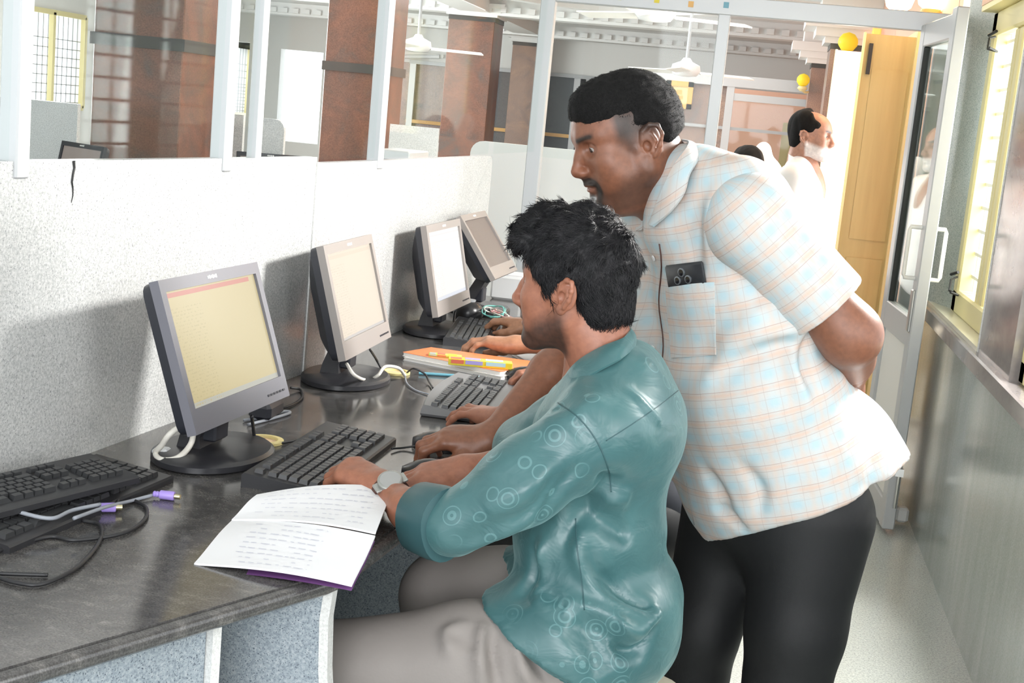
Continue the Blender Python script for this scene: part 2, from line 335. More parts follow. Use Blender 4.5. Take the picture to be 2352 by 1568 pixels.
b=MB(); b.box((wx_at(3.15)-.01,3.15,.645),(.026,.014,1.28)); b.build('joint_strip','granite_edge',wl)
# a dark crack running down from the top edge
yc=2.03; b=MB(); pts=[]
q=onx(153,366,wx_at(2.03)); 
for k in range(7): pts.append(Vector((wx_at(q.y+.002*math.sin(k))+.0008,q.y+.003*math.sin(k*1.7),1.2975-k*.012)))
b.tube(pts,[.0028,.0024,.002,.0018,.0015,.0012,.0005],5); b.build('crack','rubber',wl)
# ------------------------------------------------------------------ aluminium and glass partition over the low wall and across the aisle end
part_=thing('glazed_partition','white aluminium framed glass partition rising from the low granite wall','partition',(-1.1,3,1.29))
def post(x,y,z0,z1,w,mat='aluminium',ang=0):
    b=MB(); ax=(Vector((math.cos(ang),math.sin(ang),0)),Vector((-math.sin(ang),math.cos(ang),0)),ZA); b.box((x,y,(z0+z1)/2),(w,w,z1-z0),ax,bev=.003); return b.build('post',mat,part_)
def pane(x0,y0,x1,y1,z0,z1):
    b=MB(); d=Vector((x1-x0,y1-y0,0)).normalized(); b.box(((x0+x1)/2,(y0+y1)/2,(z0+z1)/2),(Vector((x1-x0,y1-y0)).length,.005,z1-z0),(d,Vector((-d.y,d.x,0)),ZA)); return b.build('glass_pane','glass',part_)
py=[onz(px,365,1.29).y for px in (30,508,583,862)]
yy=[]
for px in (30,508,583,862):
    best=min(np.linspace(1.2,4.9,800),key=lambda y:abs(((Vector((wx_at(y)-.013,y,1.29))-CAMP).dot(RI)/((Vector((wx_at(y)-.013,y,1.29))-CAMP).dot(FW))*FPX+CPX[0])-px)); yy.append(best)
for y,w in zip(yy,(.036,.036,.026,.038)): post(wx_at(y)-.013,y,1.27 if y<3.15 else 1.26,2.63,w,ang=-.1)
YP=5.8
for px,y0,y1 in ((0,.8,yy[0]),(1,yy[0],yy[1]),(2,yy[1],yy[2]),(3,yy[2],yy[3]),(4,yy[3],4.93)): pane(wx_at(y0)-.013,y0+.02,wx_at(y1)-.013,y1-.02,1.29,2.6)
p5=ony(1238,250,YP); p6=ony(1648,180,YP)
post(p5.x,YP,0,2.63,.062); post(p6.x,YP,0,1.93,.05); post(.69,YP+.01,0,1.99,.05)
pane(-.96,4.97,p5.x,YP-.03,1.29,2.6)
b=MB(); b.box(((p5.x+.715)/2+.02,YP,1.965),(.715-p5.x,.055,.075),bev=.003); b.build('header','aluminium',part_)
b=MB(); b.box(((p5.x+.715)/2+.02,YP,2.35),(.72-p5.x,.006,.69)); b.build('glass_pane','glass',part_)
b=MB(); b.box(((p5.x+p6.x)/2,YP,1.6),(p6.x-p5.x-.05,.006,.66)); b.build('glass_pane','glass',part_)
for px,mat in ((1420,'box_yellow'),(1508,'box_yellow'),(1587,'gold_frame'),(1668,'pen_blue')):   # scraps of old tape on the header
    q=ony(px,10+(px-1587)*.03,YP-.029); q.z=1.965+.012*math.sin(px); b=MB(); b.box(q,(.022,.002,.024)); b.build('tape_scrap',mat,part_)
# ------------------------------------------------------------------ open aluminium door against the right wall
door=tag(bpy.data.objects.new('door_1',None),kind='structure'); COL.objects.link(door)
hy=Vector((.62,5.78,0)); ne=Vector((.668,5.12,0)); dd=(ne-hy).normalized(); nn=Vector((-dd.y,dd.x,0)); L=(ne-hy).length
ax=(dd,nn,ZA)
def dbox(u0,u1,z0,z1,t,name,mat,off=0,bev=.004):
    b=MB(); c=hy+dd*((u0+u1)/2)+nn*off; b.box((c.x,c.y,(z0+z1)/2),(u1-u0,t,z1-z0),ax,bev=bev); return b.build(name,mat,door)
dbox(0,.085,.02,1.95,.042,'door_stile','aluminium'); dbox(L-.075,L,.02,1.97,.046,'door_stile','aluminium')
dbox(.085,L-.075,1.86,1.95,.04,'door_rail','aluminium'); dbox(.085,L-.075,.72,.83,.042,'door_rail','aluminium'); dbox(.085,L-.075,.02,.12,.04,'door_rail','aluminium')
dbox(.085,L-.075,.12,.72,.018,'door_panel','white_paint'); dbox(.085,L-.075,.83,1.86,.006,'door_glass','glass_door',bev=0)
dbox(.085,.097,.83,1.86,.03,'glazing_bead','rubber'); 
for s in (-1,1):
    for z0,z1 in ((.98,1.17),):
        c=hy+dd*(L-.06)+nn*(s*.022); e=nn*(s*.045)
        b=MB(); b.tube([Vector((c.x,c.y,z0)),Vector((c.x,c.y,z0))+e*.9,Vector((c.x,c.y,z0+.012))+e,Vector((c.x,c.y,z1-.012))+e,Vector((c.x,c.y,z1))+e*.9,Vector((c.x,c.y,z1))],.008,8); b.build('door_handle','white_paint',door,60)
c=hy+dd*(L-.036)-nn*.026; dbox(L-.05,L-.012,.78,.94,.012,'lock_plate','steel',-.027 if nn.x>0 else .027)
q=hy+dd*(L+.004); b=MB(); b.tube([(q.x+.01,q.y-.012,.11),(q.x+.01,q.y-.012,.25)],.006,6); b.box((q.x+.01,q.y-.008,.25),(.03,.02,.03)); b.build('tower_bolt','steel',door)
b=MB(); b.box((.735,5.3,.04),(.05,.05,.06),bev=.01); tag(b.build('door_stop','rubber'),'small pale rubber door stop on the floor by the right wall','door stop'); bpy.data.objects['door_stop'].data.materials[0]=MT['white_paint']
# ------------------------------------------------------------------ hall beyond: pillars
def pillar(q0,q1,q2,D0,D2,mat,band,label,cap=False,ztop=2.63):
    a=dep(*q0,D0); c=dep(*q1,D0); w=(c.x-a.x); y0=a.y; d=w*1.0
    t=thing('granite_pillar',label,'pillar',((a.x+c.x)/2,y0+d/2,0),0,None)
    b=MB(); b.box(((a.x+c.x)/2,y0+d/2,ztop/2),(w,d,ztop),bev=.006); b.build('shaft',mat,t)
    if band: b=MB(); b.box(((a.x+c.x)/2,y0+d/2,band),(w+.03,d+.03,.065)); b.build('band','dark_band',t)
    if cap:
        b=MB(); b.box(((a.x+c.x)/2,y0+d/2,ztop-.03),(w+.01,d+.01,.07)); b.build('band','dark_band',t)
        b=MB()
        for k,(e,z) in enumerate(((.06,.03),(.14,.08),(.24,.12))): b.box(((a.x+c.x)/2,y0+d/2,ztop+z-.02),(w+e,d+e,.05))
        b.build('capital','ceiling',t)
    return t
pillar((205,340),(425,340),None,7.4,0,'red_granite',1.635,'red granite pillar with a dark band, nearest and leftmost behind the glass')
pillar((735,300),(885,300),None,10,0,'red_granite',1.66,'red granite pillar with a dark band, second behind the glass from the left')
pillar((1010,300),(1118,300),None,15,0,'red_granite',None,'red brown granite pillar with white capital, third behind the glass from the left',True,2.46)
pillar((1160,300),(1232,300),None,19,0,'brown_granite',None,'narrow brown granite pillar in the distance just right of the capital-topped pillar',True,2.44)
# left hall wall with windows, far wall
HX=-8.6
lw=MB(); 
wins=[(14.69,16.27,.98,2.12),(20.69,22.01,.98,2.1),(23.46,19.20,.6,2.1)]
ys=[-1]+[v for w in wins for v in w[:2]]+[20]
for i in range(0,len(ys),2): lw.box((HX-.1,(ys[i]+ys[i+1])/2,1.315),(.2,ys[i+1]-ys[i],2.63))
for y0,y1,z0,z1 in wins: lw.box((HX-.1,(y0+y1)/2,z0/2),(.2,y1-y0,z0)); lw.box((HX-.1,(y0+y1)/2,(z1+2.63)/2),(.2,y1-y0,2.63-z1))
struct(lw,'wall_hall','plaster')
for i,(y0,y1,z0,z1) in enumerate(wins):
    w=tag(bpy.data.objects.new('window_%d'%(i+2),None),kind='structure'); COL.objects.link(w)
    b=MB()
    for k in range(3): y=y0+(y1-y0)*k/2; b.box((HX+.01,y,(z0+z1)/2),(.06,.06,z1-z0))
    b.box((HX+.01,(y0+y1)/2,z0),(.06,y1-y0,.06)); b.box((HX+.01,(y0+y1)/2,z1),(.06,y1-y0,.06)); b.build('window_frame','cream_yellow',w)
    g=MB(); n=int((y1-y0)/.12)
    for k in range(n): g.box((HX-.04,y0+.06+k*.12,(z0+z1)/2),(.01,.01,z1-z0))
    for k in range(8): g.box((HX-.04,(y0+y1)/2,z0+.06+k*.11),(.01,y1-y0,.01))
    o=g.build('window_grille','alu_grey',w); o['kind']='stuff'
YF=19.4
wf=MB(); 
for x0,x1,z0,z1 in ((-8.7,-7.97,0,2.63),(-7.97,-7.58,0,1.0),(-7.97,-7.58,2.1,2.63),(-7.58,-7.09,0,2.63),(-7.09,-6.43,0,.7),(-7.09,-6.43,2.05,2.63),(-6.43,-5.5,0,2.63),(-5.5,1.1,2.02,2.63),(-5.5,1.1,0,.9)): wf.box(((x0+x1)/2,YF+.1,(z0+z1)/2),(x1-x0,.2,z1-z0))
wall_far=struct(wf,'wall_far','plaster')
b=MB(); b.box((-4.8,YF+.13,1.46),(1.4,.1,1.15)); b.build('wall_panel','brown_granite',wall_far)
b=MB(); b.box((-3.0,YF+.13,1.46),(2.6,.1,1.15)); b.build('wall_panel','granite_back',wall_far)
b=MB(); b.box((-.3,YF+.13,1.46),(2.9,.1,1.15)); b.build('wall_panel','brown_granite',wall_far)
b=MB(); b.box((-2,YF-.02,2.03),(6.2,.06,.05)); b.build('wall_rail','alu_grey',wall_far)
for x in (-5.05,-4.1,-3.3,-2.62,-2.45,-1.1):
    b=MB(); b.box((x,YF,1.45),(.09,.06,1.14)); b.build('wall_mullion','aluminium',wall_far)
b=MB(); b.box((-2,YF,1.18),(6.2,.05,.05)); b.build('wall_rail','gold_frame',wall_far)
# distant inner partition with a glazed door, on the right half of the hall end
YD=13.6
a=ony(1672,300,YD); c=ony(1880,300,YD); l0=ony(1500,300,YD)
pt=thing('hall_partition','distant aluminium framed brown partition with a glazed door at the hall end','partition',((a.x+c.x)/2,YD,0))
ztop=ony(1760,205,YD).z
b=MB()
for x in (l0.x,a.x-.02,c.x+.02,c.x+.14): b.box((x,YD,ztop/2),(.075,.06,ztop))
b.box(((l0.x+c.x)/2,YD,ztop+.05),(c.x-l0.x+.3,.07,.11)); b.box(((a.x+c.x)/2,YD,ztop-.1),(c.x-a.x,.05,.07)); b.build('partition_frame','aluminium',pt)
b=MB(); b.box(((l0.x+a.x)/2,YD+.03,ztop/2),(a.x-l0.x,.02,ztop)); b.build('partition_panel','brown_granite',pt)
b=MB(); b.box(((a.x+c.x)/2,YD+.6,ztop/2),(c.x-a.x,.02,ztop)); b.build('partition_panel','peach',pt)
b=MB(); b.box((c.x-.2,YD+.4,ztop/2-.15),(.28,.03,ztop-.3)); b.build('partition_panel','yellow_wood',pt)
b=MB(); b.box(((l0.x+c.x)/2,YD-.01,1.49),(c.x-l0.x,.02,.03)); b.build('partition_rail','alu_grey',pt)
b=MB(); b.box(((a.x+c.x)/2,YD,ztop/2),(c.x-a.x,.006,ztop-.2)); b.build('glass_pane','glass',pt)
# framed picture hung on that partition
p0=ony(1537,190,YD-.02); p1=ony(1582,245,YD-.02); cx,cz=(p0.x+p1.x)/2,(p0.z+p1.z)/2; w,h=p1.x-p0.x,p0.z-p1.z
t=thing('picture_frame','small gilt framed picture hung on the distant brown partition','picture',(cx,YD-.03,cz))
b=MB(); 
for dx,dz,sx,sz in ((-w/2,0,.05,h+.05),(w/2,0,.05,h+.05),(0,h/2,w+.05,.05),(0,-h/2,w+.05,.05)): b.box((cx+dx,YD-.03,cz+dz),(sx,.03,sz))
b.build('frame','gold_frame',t); b=MB(); b.box((cx,YD-.025,cz),(w,.01,h)); b.build('print','parchment',t)
b=MB(); b.box((cx,YD-.032,cz+h*.12),(w*.25,.004,h*.22)); b.box((cx,YD-.032,cz-h*.12),(w*.4,.004,h*.18)); b.build('figure','gold_frame',t)
# low granite station walls in the hall
def station(px0,px1,D,label,rnd=False,ztop=1.285,mat='granite_wall'):
    a=dep(px0,300,D); c=dep(px1,300,D); y=a.y
    top=[Vector((c.x,y,ztop))]
    if rnd: top=[Vector((c.x-.06+.06*math.cos(q),y,ztop-.06+.06*math.sin(q))) for q in np.linspace(0,math.pi/2,6)]
    b=MB(); b.prism([Vector((a.x,y,0)),Vector((c.x,y,0))]+top+[Vector((a.x,y,ztop))],(0,0,0),(0,.03,0))
    return tag(b.build('station_wall',mat),label,'low wall')
station(-150,208,6.9,'low speckled granite wall left of the nearest red pillar, behind the glass')
station(500,562,7.9,'narrow visible strip of low granite wall between two white glass posts',)
station(588,657,7.6,'low granite wall with a rounded top corner right of the nearest red pillar',True)
station(895,1012,9.6,'low grey granite wall between the second and third red pillars')
# station wall past the end of the desk row, strong light put into its white
b=MB(); e=[Vector((-1.34+.06-.06*math.cos(q),6.35,1.24+.06*math.sin(q))) for q in np.linspace(0,math.pi/2,6)]
b.prism([Vector((-.02,6.35,0)),Vector((-.02,6.35,1.30))]+e[::-1]+[Vector((-1.34,6.35,0))],(0,0,0),(0,.04,0)); tag(b.build('station_wall','station_lit_white'),'low granite wall with strong light put in its white colour, rounded corner behind the white corner post','low wall')
# hall counters that carry the far equipment
def counter(px0,px1,D,label,zt=.78):
    a=dep(px0,340,D); c=dep(px1,340,D)
    t=thing('hall_counter',label,'counter',((a.x+c.x)/2,a.y,0)); b=MB(); b.box(((a.x+c.x)/2,a.y,zt-.02),(c.x-a.x,.5,.04)); b.build('counter_top','granite_desk',t)
    b=MB(); b.box(((a.x+c.x)/2,a.y,(zt-.04)/2),(c.x-a.x-.1,.04,zt-.04)); b.build('support_panel','granite_leg',t); return ((a.x+c.x)/2,a.y,zt)
counter(40,240,6.45,'hidden granite counter in front of the left station wall')
counter(570,700,7.2,'hidden granite counter in front of the rounded station wall')
counter(830,1010,6.2,'hidden granite counter under the pale computer case')
# doorway, yellow double door
d2=tag(bpy.data.objects.new('door_2',None),kind='structure'); COL.objects.link(d2)
b=MB(); b.box((RX-.14,7.47,1.02),(.28,.045,2.02),bev=.004); b.build('door_leaf','yellow_wood',d2)
b=MB(); b.box((RX-.13,7.446,1.40),(.19,.008,.9)); b.box((RX-.13,7.446,.55),(.19,.008,.6)); b.build('door_panel','yellow_wood',d2)
b=MB(); b.box((RX-.283,7.45,1.02),(.012,.05,2.03)); b.build('door_edge','cream_yellow',d2)
b=MB(); b.box((RX-.245,7.435,1.90),(.020,.016,.16)); b.build('door_bolt','black_iron',d2)
b=MB(); b.box((RX+.03,7.43,1.03),(.1,.05,2.06)); b.box((RX+.03,8.97,1.03),(.1,.06,2.06)); b.box((RX+.03,8.2,2.04),(.1,1.5,.05)); b.build('door_frame','cream_yellow',d2)
b=MB(); b.box((RX-.17,8.99,1.02),(.34,.04,2.02)); b.build('door_leaf','white_paint',d2); b=MB(); b.box((RX-.345,8.985,1.02),(.014,.05,2.03)); b.build('door_edge','cream_yellow',d2)  # far leaf of the yellow pair, strong sunlight put into its white colour
# pilasters with cornices along the right wall past the doorway
def pilaster(y,px0,label):
    a=ony(px0,250,y); t=thing('wall_pilaster',label,'pilaster',((a.x+RX)/2,y,0)); zc=2.12
    b=MB(); b.box(((a.x+RX)/2,y+.2,zc/2),(RX-a.x,.4,zc)); b.build('shaft','brown_granite',t)
    b=MB(); b.box(((a.x+RX)/2,y+.2,zc+.02),(RX-a.x+.01,.41,.05)); b.build('band','dark_band',t)
    b=MB()
    for e,z,h in ((.05,.06,.05),(.12,.11,.06),(.2,.18,.08),(.1,.36,.3)): b.box(((a.x+RX)/2-e/2,y+.2,zc+z),(RX-a.x+e,.4+e,h))
    b.build('capital','ceiling',t); return a
pilaster(10.2,1890,'brown granite pilaster with white capital just left of the bright doorway'); pilaster(13.0,1852,'distant brown granite pilaster with white capital above the old man')
# lamps
def globe(px,py_,y,label,r=.07):
    q=ony(px,py_,y); t=thing('wall_lamp',label,'lamp',q)
    b=MB(); b.lathe([(.002,-r),(r*.6,-r*.8),(r*.95,-r*.3),(r,.0),(r*.93,r*.38),(r*.6,r*.8),(.002,r)],q,16); b.build('globe','lamp_yellow',t,180)
    b=MB(); b.lathe([(r*.35,-r*1.7),(r*.75,-r*1.3),(r*.6,-r*.95)],q,14); b.tube([q+Vector((0,0,-r*1.5)),q+Vector((.03,.03,-r*1.8)),Vector((q.x+.06,q.y+.1,q.z-r*1.7))],.012,6); b.build('bracket','cream_yellow',t,60)
globe(1948,97,9.95,'yellow globe lamp above the bright doorway'); globe(1845,184,12.9,'distant yellow globe lamp left of the far pilaster',.06)
def shade_lamp(px,py_,y,label):
    q=ony(px,py_,y); t=thing('wall_lamp',label,'lamp',q)
    b=MB(); b.lathe([(.035,-.05),(.06,-.03),(.078,.03),(.085,.09)],q,18); b.build('lamp_shade','lamp_white',t,180)
    b=MB(); b.lathe([(.012,-.11),(.05,-.075),(.045,-.05)],q,14); b.tube([q+Vector((0,0,-.1)),q+Vector((.05,.02,-.12)),Vector((RX,q.y,q.z-.1))],.012,6); b.build('lamp_arm','gold_frame',t,60)
shade_lamp(2066,2,7.0,'lit white wall lamp above the header, left of a pair'); shade_lamp(2142,-3,6.7,'lit white wall lamp above the header, right of a pair')
q=onx(2012,88,RX-.01); b=MB(); b.box((RX-.03,q.y,q.z),(.06,.55,.2),bev=.01); tag(b.build('orange_light_box','lamp_orange'),'orange glowing light box on the peach wall over the yellow door','lamp')
for px,py_,y in ((2066,2,6.9),(2142,-3,6.6)):
    q=ony(px,py_,y); l=bpy.data.lights.new('lamp_glow','POINT'); l.energy=7; l.color=(1,.66,.32); l.shadow_soft_size=.06; o=bpy.data.objects.new('lamp_glow',l); COL.objects.link(o); o.location=(q.x,q.y-.02,q.z+.16)
# ceiling fans and tube lights
def fan(px,py_,y,label,rod=.3):
    q=ony(px,py_,y); t=thing('ceiling_fan',label,'fan',(q.x,q.y,q.z))
    b=MB(); b.tube([(q.x,q.y,q.z+.05),(q.x,q.y,2.63)],.014,8); b.lathe([(.05,2.55-q.z),(.06,2.6-q.z),(.06,2.63-q.z)],q,12); b.build('rod','grey_plastic',t,50)
    b=MB(); b.lathe([(.03,-.06),(.1,-.05),(.13,-.01),(.12,.04),(.05,.07),(.03,.1)],q,18); b.build('motor','white_plastic',t,50)
    for k in range(3):
        a=2.1*k+.4; d=Vector((math.cos(a),math.sin(a),0)); n=Vector((-d.y,d.x,0)); b=MB(); b.box(q+d*.37+Vector((0,0,-.02)),(.5,.13,.008),(d,(n+ZA*.18).normalized(),ZA)); b.build('blade','white_paint',t)
fan(960,104,12.5,'white ceiling fan seen through the glass between the second and third pillars'); fan(1575,160,12.0,'white ceiling fan in the distance above the standing man'); fan(1505,28,8.5,'white ceiling fan at the top, seen through the glazing over the aisle end')
for px0,px1,py_,y,lab in ((930,1010,130,19.3,'white tube light on the far wall between the second and third pillars'),(1200,1240,148,19.3,'white tube light on the far wall just left of the corner post')):
    a=ony(px0,py_,y); c=ony(px1,py_,y); b=MB(); b.tube([a,c],.03,8); t=thing('tube_light',lab,'lamp',(a+c)/2); b.build('tube','white_plastic',t,60); b=MB(); b.box((a+c)/2+Vector((0,.03,.03)),((c-a).length+.1,.04,.05)); b.build('fitting','white_paint',t)
# ------------------------------------------------------------------ the granite computer desk
DZ=.76
desk=thing('computer_desk','long polished dark granite computer desk along the low wall','desk',(-.8,3,0))
front=[Vector((-1.10,.76,DZ)),Vector((-.785,1.346,DZ)),Vector((-.562,1.765,DZ)),Vector((-.542,1.80,DZ)),Vector((-.53,1.84,DZ)),Vector((-.502,2.1,DZ)),Vector((-.482,3.0,DZ)),Vector((-.455,4.93,DZ))]
back=[Vector((wx_at(4.93),4.93,DZ)),Vector((wx_at(3.15),3.15,DZ)),Vector((wx_at(.8),.8,DZ))]
b=MB(); b.prism(front+back,(0,0,-.03),(0,0,-.003)); b.prism([Vector((p.x-.004,p.y,p.z)) for p in front]+back,(0,0,-.003),(0,0,0)); b.build('counter_top','granite_desk',desk)
b=MB(); b.tube([p+Vector((.001,0,-.015)) for p in front],.0135,10); b.build('rounded_edge','granite_desk',desk,60,) ; bpy.data.objects['rounded_edge'].data.materials[0]=MT['edge_polish'] if 'edge_polish' in MT else MT['granite_desk']
b=MB(); P=[(wx_at(y)+.02,y) for y in (1.0,3.15,4.93)]
for (x0,y0),(x1,y1) in zip(P,P[1:]): b.prism([Vector((x0,y0,0)),Vector((x1,y1,0)),Vector((x1,y1,DZ-.03)),Vector((x0,y0,DZ-.03))],(0,0,0),(.02,0,0))
b.build('back_panel','granite_back',desk)
# front panel under the angled near edge
e0=front[1]; e1=front[2]; ed=(e1-e0).normalized(); inn=Vector((-ed.y,ed.x,0))
s=onz(497,1405,DZ-.03); sp=Vector((s.x,s.y,0))-ed*.0
A0=sp+inn*.0; A1=A0-ed*1.0
def vpanel(p,q,th,name,mat):
    b=MB(); d=(q-p).normalized(); n=Vector((-d.y,d.x,0)); b.prism([p,q,q+Vector((0,0,DZ-.03)),p+Vector((0,0,DZ-.03))],(0,0,0),n*th); return b.build(name,mat,desk)
vpanel(A0-ed*.016,A1,-.022,'front_panel','granite_leg')
b=MB(); b.box((A0.x-ed.x*.007,A0.y-ed.y*.007,(DZ-.03)/2),(.015,.026,DZ-.03),(ed,inn,ZA)); b.build('panel_edge','granite_edge',desk)
# curved support panels across the desk
def support(y,xf):
    prof=[(xf+.0,DZ-.03),(xf-.004,.68),(xf-.0,.6),(xf+.012,.5),(xf+.03,.4),(xf+.035,.25),(xf+.02,.0)]
    xb=wx_at(y)+.08
    b=MB(); b.prism([Vector((x-.014,y,z)) for x,z in prof]+[Vector((xb,y,0)),Vector((xb,y,DZ-.03))],(0,0,0),(0,.024,0)); b.build('support_panel','granite_leg',desk)
    b=MB(); pts=[Vector((x,y,z)) for x,z in prof]+[Vector((x-.014,y,z)) for x,z in prof[::-1]]; b.prism(pts,(0,-.001,0),(0,.025,0)); b.build('panel_edge','granite_edge',desk)
support(1.83,-.535); support(3.02,-.51); support(4.0,-.5); support(4.88,-.49)
# ------------------------------------------------------------------ monitors
def monitor(name,c,ya,ti,w,h,scr,bez,label,cat='monitor',base=True,yb=0):
    """c: centre of the front face; local frame: x out of the screen"""
    c=Vector(c); n=Vector((math.cos(ya)*math.cos(ti),math.sin(ya)*math.cos(ti),math.sin(ti))); s=Vector((-math.sin(ya),math.cos(ya),0)); u=n.cross(s)
    f=Vector((math.cos(ya),math.sin(ya),0)); bp=c-f*.06; t=thing('monitor',label,cat,(bp.x,bp.y,DZ),0,None)
    B=lambda a,q,z:c+n*a+s*q+u*z
    bw=.018
    # bezel as a ring so the screen is recessed
    b=MB(); z0=-h/2+.043
    for (q0,q1,zz0,zz1) in ((-w/2,-w/2+bw,-h/2,h/2),(w/2-bw,w/2,-h/2,h/2),(-w/2+bw,w/2-bw,h/2-bw-.004,h/2),(-w/2+bw,w/2-bw,-h/2,z0)):
        b.box(B(-.009,(q0+q1)/2,(zz0+zz1)/2),(.018,q1-q0,zz1-zz0),(n,s,u))
    b.build('bezel',bez,t)
    b=MB(); q0,q1=w/2-bw,h/2-bw-.004; b.quad(B(-.006,-q0,z0),B(-.006,q0,z0),B(-.006,q0,q1),B(-.006,-q0,q1),uv=True); b.build('screen',scr,t)
    # housing: stepped and tapering to the back
    b=MB(); rings=[(-.016,1,1,0),(-.036,.985,.985,0),(-.05,.86,.86,-.004),(-.075,.6,.66,-.012),(-.085,.5,.5,-.02)]; P=[]
    for a,kx,kz,dz in rings:
        hw,hh=w/2*kx,h/2*kz; r=.02*kx; row=[]
        for cx,cz,a0 in ((1,1,0),(-1,1,90),(-1,-1,180),(1,-1,270)):
            for k in range(4):
                q=math.radians(a0+30*k); row.append(B(a,cx*(hw-r)+r*math.cos(q),cz*(hh-r)+r*math.sin(q)+dz))
        row.append(row[0]); P.append(row)
    b.grid(P); b.quad(*[p for p in P[-1][:-1]]); b.build('housing','housing',t,35)
    # small printed maker's word in the bezel and button row
    b=MB(); random.seed(3)
    for k in range(6): b.box(B(.0004,-.018+k*.0062,h/2-.011),(.001,.0042,.005+.002*(k%2)),(n,s,u))
    b.build('badge','label_white',t)
    for k in range(6):
        b=MB(); b.box(B(.0008,w/2-.09+k*.0135,-h/2+.016),(.002,.008,.004),(n,s,u)); b.build('button','label_dark',t)
    # neck and D-shaped foot
    nb=B(-.05,0,-h/2+.06); foot=Vector((bp.x+f.x*.012,bp.y+f.y*.012,DZ))
    b=MB(); P=[]
    for p,hw,hd in ((nb+u*.04,.05,.016),(nb-u*.02,.05,.018),(Vector((foot.x,foot.y,DZ+.045)),.042,.02),(Vector((foot.x,foot.y,DZ+.012)),.046,.026)):
        P.append([p+s*hw+f*hd,p-s*hw+f*hd,p-s*hw-f*hd,p+s*hw-f*hd,p+s*hw+f*hd])
    b.grid(P); b.build('neck','stand',t,30)
    b=MB(); b.box(Vector((foot.x,foot.y,DZ+.06))+f*.03,(.03,.055,.05),(f,s,ZA),bev=.004); b.build('hinge_block','housing',t)
    b=MB(); fc=Vector((foot.x+f.x*.03,foot.y+f.y*.03,DZ)); b.lathe([(.118,.0),(.124,.004),(.124,.014),(.116,.02),(.05,.024),(.001,.025)],fc,36,(f,s,ZA),sx=.86,sy=1.12); b.build('foot','stand',t,35)
    return t,B,foot
R=math.radians
MON=[((-.913,2.32,.982),R(-4.6),R(18.9),.387,.2735,'screen_cream','bezel','nearest monitor, tilted back with a cream screen and grey bezel'),
((-.905,3.13,.979),R(-.5),R(15.8),.384,.270,'screen_white','bezel_light','second monitor along the desk, pale screen with black side, by the white cable loop'),
((-.8756,3.99,.9694),R(-2.6),R(12.85),.38,.2705,'screen_bright','bezel_light','third monitor along the desk, bright white page on screen'),
((-.857,4.52,.998),R(-2.7),R(35.1),.3374,.241,'screen_dim','bezel_light','farthest monitor, tilted far back with a dim brownish screen')]
MB_=[monitor('monitor',*m) for m in MON]
